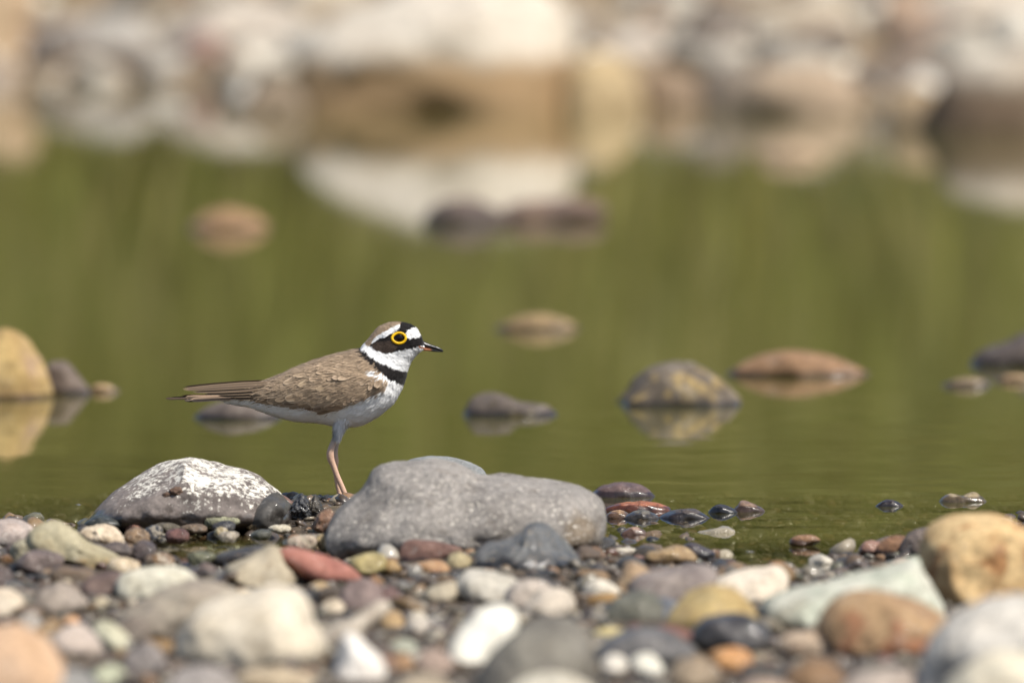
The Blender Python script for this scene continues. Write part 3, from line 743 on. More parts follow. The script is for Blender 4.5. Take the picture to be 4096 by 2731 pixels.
for (nm, lb, ol, bs, c1, c2, wet, bx) in MF:
    sp = dict(SPECIAL.get(nm, {}))
    mt = sp.pop('mat', dict(c1=c1, c2=c2, scale=38, wet=wet, wl=0.006))
    kw = dict(rough=0.075, facets=5, lean=0.45)
    kw.update(sp)
    stone(nm, lb, 'boulder' if 'boulder' in nm else 'pebble' if 'pebble' in nm or 'chip' in nm else 'stone', ol, bs, M(**mt), boxy=bx, **kw)
# ---- stones in the shallow water beside the grey rock, and along the right edge
WF = [
 ('plum_water_stone', 'low plum brown stone with a tan blotch in the water behind the orange one', '1352,1146 1372,1122 1400,1112 1432,1108 1468,1112 1492,1126 1506,1142 1480,1160 1390,1166', 1142, (122, 94, 92), (92, 70, 72), .25, ((186, 158, 118), 40, .66)),
 ('orange_water_stone', 'bright orange stone streaked with black in the shallow water', '1384,1176 1398,1162 1430,1154 1480,1151 1520,1158 1546,1172 1520,1188 1430,1194', 1174, (210, 118, 62), (150, 74, 42), .3, ((60, 44, 40), 70, .60)),
 ('amber_water_stone', 'amber pebble below the streaked orange stone', '1388,1192 1400,1176 1424,1171 1446,1180 1448,1196 1420,1204', 1190, (206, 160, 104), (160, 112, 66), .35, None),
 ('grey_water_stone', 'wet grey pebble in the shallow water beside the amber one', '1432,1194 1450,1176 1480,1171 1506,1180 1516,1194 1480,1206', 1192, (134, 126, 112), (92, 86, 78), .4, None),
 ('dark_water_stone', 'wet dark brown stone poking from the water beside the orange stone', '1508,1194 1530,1177 1560,1169 1595,1168 1622,1182 1634,1192 1610,1208 1540,1212', 1191, (104, 88, 82), (72, 60, 58), .4, None),
 ('black_water_stone', 'small black speckled pebble in the water beside the brown pointed one', '1624,1180 1638,1163 1658,1158 1680,1165 1696,1178 1670,1192 1636,1190', 1178, (66, 60, 60), (42, 40, 42), .45, None),
 ('pointed_water_stone', 'brown pointed pebble standing in the shallow water', '1678,1178 1692,1160 1706,1149 1732,1157 1752,1166 1758,1176 1730,1190 1694,1190', 1175, (166, 128, 100), (124, 92, 70), .4, None),
 ('lone_dark_stone', 'lone dark purple pebble out in the rippled water', '2008,1166 2024,1152 2040,1147 2058,1150 2076,1164 2050,1178 2026,1178', 1163, (100, 84, 82), (70, 58, 58), .3, None),
 ('weedy_water_stone', 'sand coloured stone with weed tufts out in the rippled water', '2156,1156 2166,1140 2184,1133 2210,1138 2236,1130 2258,1140 2276,1152 2250,1170 2180,1170', 1153, (196, 172, 128), (150, 128, 84), .25, ((120, 104, 54), 60, .58)),
 ('pink_water_stone', 'pink pebble breaking the water below the amber pebble', '1424,1228 1440,1214 1462,1210 1484,1220 1480,1236 1448,1242', 1228, (200, 156, 132), (164, 120, 98), .3, None),
 ('white_water_plate', 'flat white plate just breaking the water beside the grey rock', '1390,1270 1410,1260 1445,1258 1474,1264 1480,1272 1440,1284 1404,1282', 1270, (216, 206, 190), (190, 178, 160), .1, None),
 ('russet_water_stone', 'round russet pebble under the overhanging end of the grey rock', '1336,1280 1346,1262 1366,1254 1386,1262 1394,1280 1370,1294 1346,1292', 1284, (156, 116, 80), (110, 80, 58), .4, None),
 ('honey_water_stone', 'honey brown double lobed stone at the water edge', '1474,1290 1486,1268 1506,1264 1528,1258 1556,1251 1586,1262 1604,1282 1590,1300 1520,1306', 1291, (200, 164, 106), (158, 122, 72), .35, None),
 ('ink_water_stone', 'ink dark stone behind the honey brown double lobed one', '1552,1272 1572,1250 1592,1245 1618,1256 1646,1272 1620,1290 1570,1290', 1274, (88, 76, 80), (60, 54, 60), .4, None),
 ('dark_navy_stone', 'navy wet stone beside the honey brown double lobed one', '1404,1306 1422,1284 1446,1276 1474,1286 1484,1302 1450,1316 1416,1314', 1306, (88, 85, 84), (60, 58, 60), .4, None),
 ('coral_edge_pebble', 'coral pink pebble at the water edge near the yellow boulder', '1970,1268 1980,1248 2002,1240 2024,1246 2034,1264 2010,1278 1984,1278', 1268, (178, 132, 112), (144, 100, 84), .2, None),
 ('copper_edge_stone', 'copper brown stone at the water edge near the yellow boulder', '2010,1266 2026,1242 2050,1230 2080,1232 2094,1250 2080,1272 2040,1280', 1270, (168, 118, 74), (124, 84, 56), .25, None),
 ('umber_edge_stone', 'umber grey stone tucked behind the yellow boulder', '2066,1266 2080,1232 2104,1216 2140,1214 2160,1240 2150,1276 2100,1284', 1274, (128, 112, 104), (88, 76, 72), .2, None),
 ('blush_edge_pebble', 'blush white pebble above the pale jade slab', '2040,1298 2054,1286 2080,1282 2106,1288 2112,1302 2080,1312 2050,1310', 1306, (222, 186, 164), (196, 158, 134), .1, None),
 ('cinnamon_edge_pebble', 'cinnamon flat pebble in the shallow water beyond the white wedge stone', '1812,1248 1816,1236 1840,1228 1872,1230 1884,1242 1860,1254 1826,1256', 1246, (176, 126, 78), (140, 96, 58), .3, None),
]
for (nm, lb, ol, bs, c1, c2, wet, pt) in WF:
    z0 = 0.0 if bs < 1245 else 0.002
    stone(nm, lb, 'pebble' if 'pebble' in lb else 'stone', ol, bs, M(c1=c1, c2=c2, scale=80, wet=wet, patch=pt, wl=0.0035), zb=z0, bury=0.8 if bs < 1245 else 0.4, rough=0.07, lean=0.2, group=None)
# ---- stones standing out in the river, out of focus
RF = [
 ('river_cobble', 'grey brown stone with white top and a weedy flank, mirrored in the river', '1378,940 1400,918 1432,898 1455,872 1490,848 1530,836 1580,834 1622,848 1655,870 1692,900 1714,930 1680,960 1560,975 1430,965', 931, (120, 106, 90), (90, 78, 68), ((170, 142, 76), 30, .56), (226, 216, 200)),
 ('lens_shaped_stone', 'long low orange brown stone lying in the river beside the white topped one', '1655,866 1690,842 1740,820 1800,808 1860,810 1920,822 1970,842 2012,862 1960,890 1840,905 1720,895', 864, (166, 124, 82), (138, 100, 66), ((168, 140, 70), 20, .6), None),
 ('snout_stone', 'dark stone with a yellowish hump and a long low snout in the river', '1064,958 1072,930 1090,910 1122,902 1156,908 1196,924 1245,928 1278,944 1260,970 1120,985', 955, (112, 98, 88), (84, 74, 70), ((168, 146, 76), 30, .6), None),
 ('tan_river_stone', 'low tan stone alone in the middle of the river', '1132,762 1160,742 1200,726 1250,722 1300,734 1332,756 1290,784 1180,786', 759, (170, 140, 90), (140, 112, 70), None, None),
 ('orange_river_stone', 'low orange stone in the river beside the white boulder reflection', '430,534 452,504 490,484 540,480 590,496 620,524 580,560 470,562', 529, (190, 144, 92), (150, 116, 82), None, None),
 ('slate_river_stone', 'low dark stone in front of the great white boulder', '968,516 985,482 1020,462 1070,456 1120,470 1170,500 1130,540 1010,544', 514, (116, 98, 90), (84, 72, 70), ((180, 146, 98), 12, .58), None),
 ('brown_river_stone', 'low brown stone joined to the dark one before the great white boulder', '1120,512 1150,482 1200,464 1270,458 1340,456 1392,474 1380,506 1300,532 1180,536', 508, (140, 112, 96), (106, 86, 80), ((184, 146, 108), 10, .55), None),
 ('mustard_river_boulder', 'mustard yellow boulder mirrored in the river', '-130,920 -110,830 -60,775 0,757 40,764 78,795 106,845 126,905 110,960 -40,985', 915, (200, 166, 90), (164, 128, 60), ((176, 140, 110), 10, .52), None),
 ('brown_lean_stone', 'brown grey stone behind the mustard yellow boulder', '92,908 106,850 124,830 152,830 182,866 216,902 190,930 110,935', 905, (128, 110, 98), (98, 84, 78), None, None),
 ('apricot_river_pebble', 'little apricot pebble beside the brown grey stone', '200,906 212,888 238,882 266,892 276,904 246,920 214,918', 901, (200, 164, 112), (170, 132, 84), None, None),
 ('tail_side_stone', 'dark stone half hidden behind the tail of the bird', '424,968 446,944 480,928 530,922 590,930 630,946 656,968 600,990 470,990', 963, (120, 106, 98), (92, 80, 76), ((170, 142, 96), 30, .62), None),
 ('dark_bank_stone', 'long blackish stone in the river', '2224,842 2236,814 2270,798 2310,788 2360,766 2420,764 2460,800 2450,860 2300,866', 840, (100, 88, 84), (72, 62, 62), ((190, 156, 104), 18, .62), None),
 ('sandy_river_pebble', 'flat sandy grey pebble before the long blackish stone', '2158,890 2180,876 2220,868 2262,872 2282,888 2240,906 2180,904', 888, (156, 132, 98), (124, 104, 80), None, None),
 ('buff_river_pebble', 'small buff pebble below the long blackish stone', '2288,878 2306,864 2340,860 2376,870 2380,886 2330,896', 878, (186, 150, 102), (150, 118, 80), None, None),
]
for (nm, lb, ol, bs, c1, c2, pt, top) in RF:
    stone(nm, lb, 'boulder' if 'boulder' in nm else 'pebble' if 'pebble' in nm else 'stone', ol, bs,
          M(c1=c1, c2=c2, scale=28, wet=0.0, patch=pt, wl=0.003, crust=(top, 0.017, 0.034) if top else None), zb=0.0, bury=0.9, rough=0.05, lean=0.25)
# ---- far bank
FF = [
 ('great_white_boulder', 'great white boulder with a brown stained foot on the far bank', '655,262 662,190 684,110 740,55 830,10 940,-22 1060,-44 1180,-46 1264,-20 1310,36 1328,110 1326,200 1318,262 1200,300 800,300', 252, (240, 228, 212), (226, 210, 190), ((178, 142, 94), 0.042, 0.068), 5),
 ('grey_bank_boulder', 'blue grey boulder with a dark foot on the far bank', '44,180 56,120 100,72 180,40 280,30 340,56 366,120 356,182 250,210 100,206', 178, (178, 172, 166), (148, 146, 148), ((140, 112, 80), 0.012, 0.035), 4),
 ('long_pale_boulder', 'long pale grey boulder between the blue grey and the great white one', '336,160 352,80 410,28 520,4 630,6 690,40 704,90 672,130 600,170 420,186', 176, (206, 190, 174), (176, 164, 154), ((128, 106, 88), 0.014, 0.036), 4),
 ('ochre_bank_boulder', 'ochre boulder on the far bank beside the blue grey one', '-90,170 -80,40 -40,-30 30,-50 84,-20 70,60 40,160 0,190', 160, (208, 164, 106), (176, 130, 80), None, 4),
 ('golden_bank_stone', 'golden round stone against the great white boulder', '1286,240 1296,180 1326,138 1376,122 1430,132 1470,164 1486,220 1470,262 1380,282', 252, (218, 178, 104), (186, 144, 72), None, 4),
 ('ivory_bank_boulder', 'ivory boulder group head beside the golden round stone', '1352,180 1372,110 1420,80 1480,68 1520,90 1530,140 1500,186 1420,200', 196, (218, 204, 190), (194, 178, 168), None, 4),
 ('cream_bank_boulder', 'cream humped boulder behind the dark gap on the far bank', '1480,170 1492,90 1540,44 1610,28 1690,40 1750,80 1776,140 1720,186 1580,196', 182, (224, 210, 186), (200, 184, 164), None, 4),
 ('rust_gap_stone', 'rust brown stone below the cream humped boulder', '1466,240 1480,186 1520,160 1570,166 1604,200 1600,246 1530,262', 248, (138, 100, 62), (108, 78, 50), None, 4),
 ('dark_gap_stone', 'dark brown stone in the gap below the cream humped boulder', '1590,238 1606,180 1650,152 1700,158 1730,196 1720,244 1650,258', 244, (98, 82, 68), (70, 60, 54), None, 4),
 ('tan_bank_boulder', 'tan flat boulder at the water of the far bank', '1680,262 1700,190 1760,156 1840,146 1920,160 1966,200 1972,250 1880,286 1760,288', 262, (184, 148, 110), (156, 122, 88), None, 4),
 ('beige_back_boulder', 'beige boulder set back behind the tan flat boulder', '1690,150 1706,60 1770,0 1860,-20 1940,0 1984,70 1976,150 1860,190', 172, (200, 182, 156), (172, 154, 130), None, 4),
 ('white_shelf_boulder', 'broad pinkish white boulder on the far bank above the chocolate dark stone', '2000,150 2024,60 2090,0 2200,-30 2350,-36 2460,0 2490,100 2400,150 2200,172', 164, (222, 206, 186), (198, 178, 162), ((122, 96, 84), 0.02, 0.045), 5),
 ('chocolate_shade_stone', 'chocolate dark stone under the broad pinkish white boulder', '1930,216 1950,164 2010,140 2100,140 2170,160 2200,206 2100,236 1990,238', 226, (96, 74, 58), (66, 52, 44), None, 4),
 ('pale_cap_boulder', 'pale capped brown boulder beside the ochre brown boulder on the far bank', '2140,300 2150,220 2190,150 2250,118 2330,112 2410,130 2450,220 2440,300 2300,326', 302, (186, 170, 152), (158, 140, 122), ((116, 94, 72), 0.035, 0.06), 4),
 ('ochre_water_boulder', 'ochre brown boulder at the water below the chocolate dark stone', '2036,290 2046,236 2080,204 2130,200 2172,230 2186,280 2150,306 2070,310', 296, (176, 138, 84), (140, 106, 66), None, 4),
 ('small_orange_stone', 'small orange stone in the water before the tan flat boulder', '1736,366 1756,340 1800,326 1850,330 1890,352 1900,370 1850,392 1770,392', 366, (184, 142, 92), (150, 114, 78), None, 4),
 ('coffee_bank_stone', 'coffee brown stone at the foot of the great white boulder', '540,266 560,216 610,190 670,196 700,240 690,280 600,292', 262, (134, 104, 70), (104, 82, 58), None, 4),
 ('sienna_bank_stone', 'sienna stone under the blue grey boulder on the far bank', '150,196 166,160 210,146 260,150 300,176 296,206 220,216', 194, (152, 112, 68), (116, 88, 60), None, 4),
]
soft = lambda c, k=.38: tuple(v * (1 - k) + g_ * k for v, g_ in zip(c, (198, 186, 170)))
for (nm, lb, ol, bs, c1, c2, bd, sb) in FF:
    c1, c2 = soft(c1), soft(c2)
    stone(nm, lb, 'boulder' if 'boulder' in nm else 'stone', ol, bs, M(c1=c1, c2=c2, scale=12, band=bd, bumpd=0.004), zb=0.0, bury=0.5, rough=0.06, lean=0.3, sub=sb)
# ================================================================== the bird
# read off a close-up of the photograph: zoomed view of region (640,1240)-(1840,2080), 1.8667 view px per photo px
ZS = 2240 / 1200.0
def zb_(x, y, depth=0.0):
    return at(640 + x / ZS, 1240 + y / ZS, depth)
MPZ = (zb_(1100, 0)[0] - zb_(1000, 0)[0]) / 100.0      # metres per zoomed px
FOOT = at(1385, 2040, 0.0)
bird = bpy.data.objects.new('plover', None)
COL.objects.link(bird)
bird.location = (FOOT[0], 0.0, 0.004)
bird.empty_display_size = 0.02
tag(bird, 'small brown wader with black breast band and yellow eye ring standing behind the grey rock', 'bird', kind='thing')
O = np.array([FOOT[0], 0.0, 0.004])

def to_z(p):
    """world (n,3) -> zoomed coordinates in the bird plane"""
    x0, z0 = zb_(0, 0)[0], zb_(0, 0)[2]
    return (p[:, 0] - x0) / MPZ, (z0 - p[:, 2]) / MPZ

# stations: top, bottom (zoomed px), half width (zoomed px)
ST = [((470, 604), (470, 684), 14), ((560, 594), (555, 703), 44), ((700, 567), (680, 728), 82), ((820, 527), (790, 768), 125), ((930, 482), (895, 802), 165), ((1050, 424), (1030, 830), 200),
      ((1180, 374), (1170, 840), 222), ((1300, 340), (1330, 864), 234), ((1400, 316), (1490, 860), 232), ((1468, 297), (1630, 790), 216),
      ((1500, 284), (1738, 696), 192), ((1514, 268), (1798, 598), 164), ((1522, 254), (1834, 508), 140), ((1536, 236), (1852, 446), 126),
      ((1562, 206), (1872, 398), 118), ((1594, 166), (1893, 364), 116), ((1642, 120), (1920, 334), 113), ((1722, 91), (1944, 314), 104),
      ((1800, 91), (1958, 306), 90), ((1870, 107), (1966, 301), 73), ((1920, 142), (1972, 297), 55), ((1946, 188), (1977, 292), 38),
      ((1962, 222), (1980, 284), 24), ((1974, 240), (1984, 276), 13), ((1984, 252), (1988, 268), 4)]
def cr(A, n):
    A = np.asarray(A, float)
    m = len(A)
    out = []
    for u in np.linspace(0, m - 1, n):
        i = min(int(u), m - 2)
        f = u - i
        p0, p1, p2, p3 = A[max(i - 1, 0)], A[i], A[i + 1], A[min(i + 2, m - 1)]
        out.append(0.5 * (2 * p1 + (p2 - p0) * f + (2 * p0 - 5 * p1 + 4 * p2 - p3) * f * f + (3 * p1 - p0 - 3 * p2 + p3) * f ** 3))
    return np.array(out)
NR, NSEG = 380, 180
TOP = cr([s[0] for s in ST], NR)
BOT = cr([s[1] for s in ST], NR)
HW = cr([[s[2]] for s in ST], NR)[:, 0]
ang = np.linspace(0, 2 * math.pi, NSEG, endpoint=False)
C, A2 = 0.5 * (TOP + BOT), 0.5 * (TOP - BOT)
ca, sa = np.cos(ang), np.sin(ang)
GX = C[:, None, 0] + A2[:, None, 0] * ca
GY = C[:, None, 1] + A2[:, None, 1] * ca
GW = HW[:, None] * np.sign(sa) * np.abs(sa) ** 0.92
x0w, z0w = zb_(0, 0)[0], zb_(0, 0)[2]
BV = np.stack([x0w + GX * MPZ, GW * MPZ, z0w - GY * MPZ], -1).reshape(-1, 3)
i = np.arange(NR - 1)[:, None] * NSEG
j = np.arange(NSEG)[None, :]
BF = np.stack([i + j, i + (j + 1) % NSEG, i + NSEG + (j + 1) % NSEG, i + NSEG + j], -1).reshape(-1, 4)[:, ::-1]

def inside(px, py, poly):
    poly = np.asarray(poly, float)
    r = np.zeros(px.shape, bool)
    n = len(poly)
    for k in range(n):
        x1, y1 = poly[k]
        x2, y2 = poly[(k + 1) % n]
        c = ((y1 > py) != (y2 > py))
        with np.errstate(divide='ignore', invalid='ignore'):
            xi = (x2 - x1) * (py - y1) / (y2 - y1 + 1e-12) + x1
        r ^= c & (px < xi)
    return r

WINGP = [(430, 590), (430, 640), (600, 652), (700, 668), (760, 692), (880, 705), (1050, 714), (1200, 740), (1290, 744), (1350, 737), (1400, 706), (1450, 684), (1560, 642),
         (1630, 606), (1690, 576), (1704, 530), (1692, 492), (1640, 476), (1560, 472), (1400, 440), (1200, 420), (1000, 440), (800, 530), (600, 585)]
BACKP = [(400, 500), (400, 640), (600, 652), (700, 668), (760, 692), (880, 705), (1050, 714), (1200, 740), (1290, 744), (1350, 737), (1400, 706), (1450, 684), (1560, 642),
         (1630, 606), (1690, 576), (1704, 530), (1694, 494), (1672, 470), (1640, 430), (1590, 378), (1550, 336), (1500, 296), (1480, 240), (1000, 340)]
NOTCH = [(1562, 468), (1582, 444), (1602, 427), (1630, 440), (1668, 470), (1700, 494), (1694, 504), (1650, 486), (1606, 478)]
BANDP = [(1480, 262), (1516, 277), (1560, 310), (1602, 344), (1680, 384), (1760, 423), (1860, 452), (1860, 548), (1816, 538), (1764, 516), (1694, 476), (1634, 430), (1584, 384), (1540, 340), (1492, 300)]
CROWN = [(1542, 247), (1540, 200), (1590, 150), (1630, 100), (1680, 60), (1840, 60), (1822, 100), (1800, 110), (1752, 122), (1700, 146), (1650, 172), (1612, 200), (1596, 226), (1588, 246), (1572, 262)]
MASK = [(1826, 60), (1880, 70), (1930, 120), (1908, 146), (1866, 150), (1852, 180), (1862, 206), (1900, 208), (1940, 204), (1990, 200), (1990, 262), (1932, 268), (1880, 282), (1820, 286), (1770, 298), (1704, 314),
        (1642, 298), (1602, 274), (1580, 248), (1604, 230), (1640, 206), (1712, 184), (1756, 158), (1788, 142), (1806, 118)]
FORE = [(1856, 150), (1884, 144), (1906, 136), (1940, 140), (1962, 200), (1944, 206), (1920, 212), (1902, 200), (1884, 214), (1866, 206), (1852, 180)]
C_WHITE, C_BROWN, C_BLACK = lin((252, 251, 249), .95), lin((176, 153, 127), .86), lin((38, 34, 33), .9)
GAPE = [(1936, 262), (1964, 270), (2000, 284), (1996, 294), (1970, 290), (1950, 278)]
C_GAPE = lin((190, 132, 100), .75)
C_EAR = lin((74, 62, 54), .85)

def bird_col(P, jit=1.0):
    P = np.asarray(P)
    x, y = to_z(P)
    q = P * 1000.0
    x = x + jit * (5 * vnoise(q * 0.7, 21) + 3.5 * vnoise(q * 2.0, 22))
    y = y + jit * (5 * vnoise(q * 0.7, 23) + 3.5 * vnoise(q * 2.0, 24))
    c = np.tile(np.array(C_WHITE), (len(P), 1))
    back = inside(x, y, BACKP)
    c[back] = C_BROWN
    c[inside(x, y, NOTCH)] = C_WHITE
    c[inside(x, y, CROWN)] = np.array(C_BROWN) * 0.92
    m = inside(x, y, MASK)
    c[m] = C_BLACK
    ear = m & (((x - 1690) / 95) ** 2 + ((y - 262) / 45) ** 2 < 1)
    c[ear] = C_EAR
    c[inside(x, y, FORE)] = C_WHITE
    c[inside(x, y, BANDP)] = C_BLACK
    c[inside(x, y, GAPE)] = C_GAPE
    n = fbm(q * np.array([0.25, 0.5, 0.6]), 3, 31)
    c = c * (1 + np.where(c.mean(1) > 0.5, 0.02, 0.10) * n)[:, None]
    return np.clip(c, 0, 1)

# folded wing stands a little proud of the flank
zx, zy = to_z(BV)
def softmask(zx, zy, poly, soft):
    poly = np.asarray(poly, float)
    ins = inside(zx, zy, poly)
    d = np.full(zx.shape, 1e9)
    for k in range(len(poly)):
        a, b = poly[k], poly[(k + 1) % len(poly)]
        ab = b - a
        tt = np.clip(((zx - a[0]) * ab[0] + (zy - a[1]) * ab[1]) / (ab @ ab), 0, 1)
        d = np.minimum(d, np.hypot(zx - a[0] - tt * ab[0], zy - a[1] - tt * ab[1]))
    return np.where(ins, np.clip(d / soft, 0, 1), 0)
wm = softmask(zx, zy, WINGP, 45)
wm = wm * wm * (3 - 2 * wm)
BV[:, 1] += np.sign(BV[:, 1]) * wm * 0.0016
# eye socket and cheek modelling
ex, ey = 1786, 204
g = np.exp(-((zx - ex) / 50) ** 2 - ((zy - ey) / 42) ** 2)
BV[:, 1] -= np.sign(BV[:, 1]) * g * 0.0009
q = BV * 1000.0
BV += np.stack([0 * q[:, 0], np.sign(BV[:, 1]) * (0.00022 * fbm(q * 0.22, 2, 77) + 0.00008 * vnoise(q * 1.1, 78)), 0.0001 * vnoise(q * 0.8, 79)], 1)

t = NT('plumage_vane')
ca_ = t.n('Attribute'); ca_.attribute_name = 'Col'
b_ = t.principled(ca_.outputs['Color'], 0.85, None, 0.15)
b_.inputs['Sheen Weight'].default_value = 0.15
b_.inputs['Sheen Roughness'].default_value = 0.5
PLUME = t.m
body_me = mesh_np('body', BV - O, BF)
vcol(body_me, bird_col(BV))
body = link('body', body_me, PLUME, bird)
bvh = BVHTree.FromPolygons([tuple(p) for p in BV], [tuple(f) for f in BF])

def surf(zx_, zy_, side=-1):
    """point and outward normal of the body seen from one side"""
    p = zb_(zx_, zy_)
    h = bvh.ray_cast(Vector((p[0], side * 0.3, p[2])), Vector((0, -side, 0)))
    if h[0] is None:
        return None, None
    n = Vector(h[1])
    if n.y * side < 0:
        n = -n
    return np.array(h[0]), np.array(n)

# ---- fine body plumage: thousands of tiny feather tips over the whole skin
me0 = body_me
fv = BV[BF]
fn = np.cross(fv[:, 1] - fv[:, 0], fv[:, 3] - fv[:, 0])
area = np.linalg.norm(fn, axis=1)
fn = fn / (area[:, None] + 1e-15)
cen = fv.mean(1)
outw = np.sign(np.sum(fn * (cen - np.repeat(np.stack([x0w + C[:-1, 0] * MPZ, 0 * C[:-1, 0], z0w - C[:-1, 1] * MPZ], 1), NSEG, 0)), 1))
fn = fn * outw[:, None]
flow = fv[:, [0, 1]].mean(1) - fv[:, [2, 3]].mean(1)
flow2 = BV[BF[:, 3]] - BV[BF[:, 0]]
ringi = np.repeat(np.arange(NR - 1), NSEG)
tail_dir = np.stack([np.repeat(C[:-1, 0] - C[1:, 0], NSEG) * MPZ, 0 * cen[:, 0], -np.repeat(C[:-1, 1] - C[1:, 1], NSEG) * MPZ], 1)
tail_dir += np.array([-1, 0, -0.25]) * np.linalg.norm(tail_dir, axis=1)[:, None] * 0.8
tail_dir -= fn * np.sum(tail_dir * fn, 1)[:, None]
tail_dir /= np.linalg.norm(tail_dir, axis=1)[:, None] + 1e-12
NT_ = 70000
prob = area / area.sum()
headness = np.clip((np.repeat(np.arange(NR - 1), NSEG) / NR - 0.45) / 0.1, 0, 1)
prob = prob * (1 + 1.6 * headness)
prob /= prob.sum()
pick = RNG.choice(len(BF), NT_, p=prob)
uv = RNG.random((NT_, 2))
f4 = fv[pick]
root = (f4[:, 0] * ((1 - uv[:, :1]) * (1 - uv[:, 1:])) + f4[:, 1] * (uv[:, :1] * (1 - uv[:, 1:])) + f4[:, 2] * (uv[:, :1] * uv[:, 1:]) + f4[:, 3] * ((1 - uv[:, :1]) * uv[:, 1:]))
nn, dd = fn[pick], tail_dir[pick]
hd = headness[pick]
ss = np.cross(nn, dd)
jt = RNG.normal(0, 0.22, NT_)
dd = dd * np.cos(jt)[:, None] + ss * np.sin(jt)[:, None]
ss = np.cross(nn, dd)
L = (0.0034 - 0.0018 * hd) * RNG.uniform(0.7, 1.35, NT_)
Wd = (0.00028 - 0.00010 * hd) * RNG.uniform(0.7, 1.3, NT_)
zx_r, zy_r = to_z(root)
keep = ~(((zx_r - ex) / 64) ** 2 + ((zy_r - ey) / 52) ** 2 < 1) & (zx_r < 1962) & (zx_r > 500)
wing_here = inside(zx_r, zy_r, WINGP)
keep &= ~(wing_here & (RNG.random(NT_) < 0.15)) & ~(wing_here & (zx_r < 600))
back_here = inside(zx_r, zy_r, BACKP)
root = root + nn * np.where(back_here, np.where(wing_here, RNG.uniform(.0002, .0013, NT_), RNG.uniform(0, .0007, NT_)), 0)[:, None]
L = np.where(back_here, L * 1.35, L)
Wd = np.where(back_here, Wd * .62, Wd)
lift = RNG.uniform(0.05, 0.17, NT_) * L
p0 = root - nn * 0.00005
p1 = root + dd * (L * 0.5)[:, None] + nn * (lift * 0.8)[:, None]
p2 = root + dd * L[:, None] + nn * lift[:, None] * 0.9
tuft = np.stack([p0 - ss * Wd[:, None] * .6, p0 + ss * Wd[:, None] * .6, p1 + ss * Wd[:, None], p1 - ss * Wd[:, None], p2], 1)[keep]
colr = bird_col(root[keep], 0.7)
colr = colr * RNG.uniform(0.93, 1.05, (len(colr), 1))
colr[back_here[keep] & (colr.mean(1) > .1)] *= 1.12
k = np.arange(len(tuft))[:, None] * 5
tf = np.concatenate([k + np.array([[0, 2, 1]]), k + np.array([[0, 3, 2]]), k + np.array([[3, 4, 2]])], 0)
tv = tuft.reshape(-1, 3)
pl_me = mesh_np('plumage', tv - O, tf)
vcol(pl_me, np.clip(np.repeat(colr, 5, 0), 0, 1))
pl_me.normals_split_custom_set_from_vertices([tuple(v) for v in np.repeat(nn[keep] + 0.05 * RNG.normal(0, 1, (len(tuft), 3)), 5, 0)])
plum = link('plumage', pl_me, PLUME, body)
plum['kind'] = 'stuff'

# ---- contour feathers of the folded wings
t = NT('wing_feather')
ca_ = t.n('Attribute'); ca_.attribute_name = 'Col'
oi = t.n('ObjectInfo')
colm = t.mix(1.0, ca_.outputs['Color'], oi.outputs['Color'], 'MULTIPLY')
tcx = t.n('TexCoord').outputs['Object']
mpp = t.n('Mapping'); t.set(mpp.inputs['Vector'], tcx); mpp.inputs['Scale'].default_value = (1.6, 9.0, 1.0); mpp.inputs['Rotation'].default_value = (0, 0, 0.35)
barb = t.noise(mpp.outputs[0], 3.0, 3, 0.6).outputs[0]
bb = t.math('MULTIPLY_ADD', barb, 1.1); bb.node.inputs[2].default_value = 0.45
cc = t.n('CombineColor')
for q_ in range(3): t.set(cc.inputs[q_], bb)
colm = t.mix(1.0, colm, cc.outputs[0], 'MULTIPLY')
b_ = t.principled(colm, 0.7, None, 0.25)
FEATHER = t.m

def feather_mesh(name, fringe, centre, shaft, fr_w, tip=0.75, camber=0.10, droop=0.05, nl=14, nw=8):
    """unit feather: length 1 along +X, width 1 along Y, slight camber; colours run from shaft to pale fringe"""
    vs_, cs_ = [], []
    for a in range(nl + 1):
        u = a / nl
        w = (min(1, u / 0.18) ** 0.6 * 0.35 + 0.65 * min(1, u / 0.35)) if u < 0.35 else 1.0
        if u > tip:
            w *= math.sqrt(max(0, 1 - ((u - tip) / (1 - tip)) ** 2))
        for b in range(nw + 1):
            v = b / nw * 2 - 1
            vs_.append((u, 0.5 * v * w, camber * 0.5 * (1 - v * v) - droop * u * u - 0.006))
            e = max(abs(v), (u - (1 - 0.16)) / 0.16 if u > 0.84 else 0)
            k = np.clip((e - (1 - fr_w)) / fr_w, 0, 1)
            col = np.array(centre) * (1 - k) + np.array(fringe) * k
            if abs(v) < 0.13: col = np.array(shaft)
            cs_.append(col)
    fs = []
    for a in range(nl):
        for b in range(nw):
            r = a * (nw + 1) + b
            fs.append((r, r + nw + 1, r + nw + 2, r + 1))
    m_ = mesh_np(name, np.array(vs_), np.array(fs))
    vcol(m_, np.clip(np.array(cs_), 0, 1))
    m_.materials.append(FEATHER)
    return m_
br = lambda c, k=.86: lin(c, k)
F_SCAP = feather_mesh('scapular_vane', br((198, 175, 147)), br((180, 157, 130)), br((160, 138, 113)), 0.5, 0.45)
F_COV = feather_mesh('covert_vane', br((194, 172, 147)), br((172, 150, 125)), br((148, 127, 105)), 0.5, 0.5)
F_GC = feather_mesh('greater_covert_vane', br((204, 184, 158)), br((158, 136, 112)), br((116, 98, 80)), 0.35, 0.7)
F_TER = feather_mesh('tertial_vane', br((182, 160, 134)), br((158, 137, 113)), br((136, 117, 96)), 0.35, 0.55, 0.04)
F_PRI = feather_mesh('primary_vane', br((168, 146, 120)), br((118, 101, 84)), br((92, 79, 66)), 0.3, 0.5, 0.04)
F_TAIL = feather_mesh('tail_vane', br((190, 162, 136)), br((128, 108, 90)), br((92, 78, 66)), 0.3, 0.85)
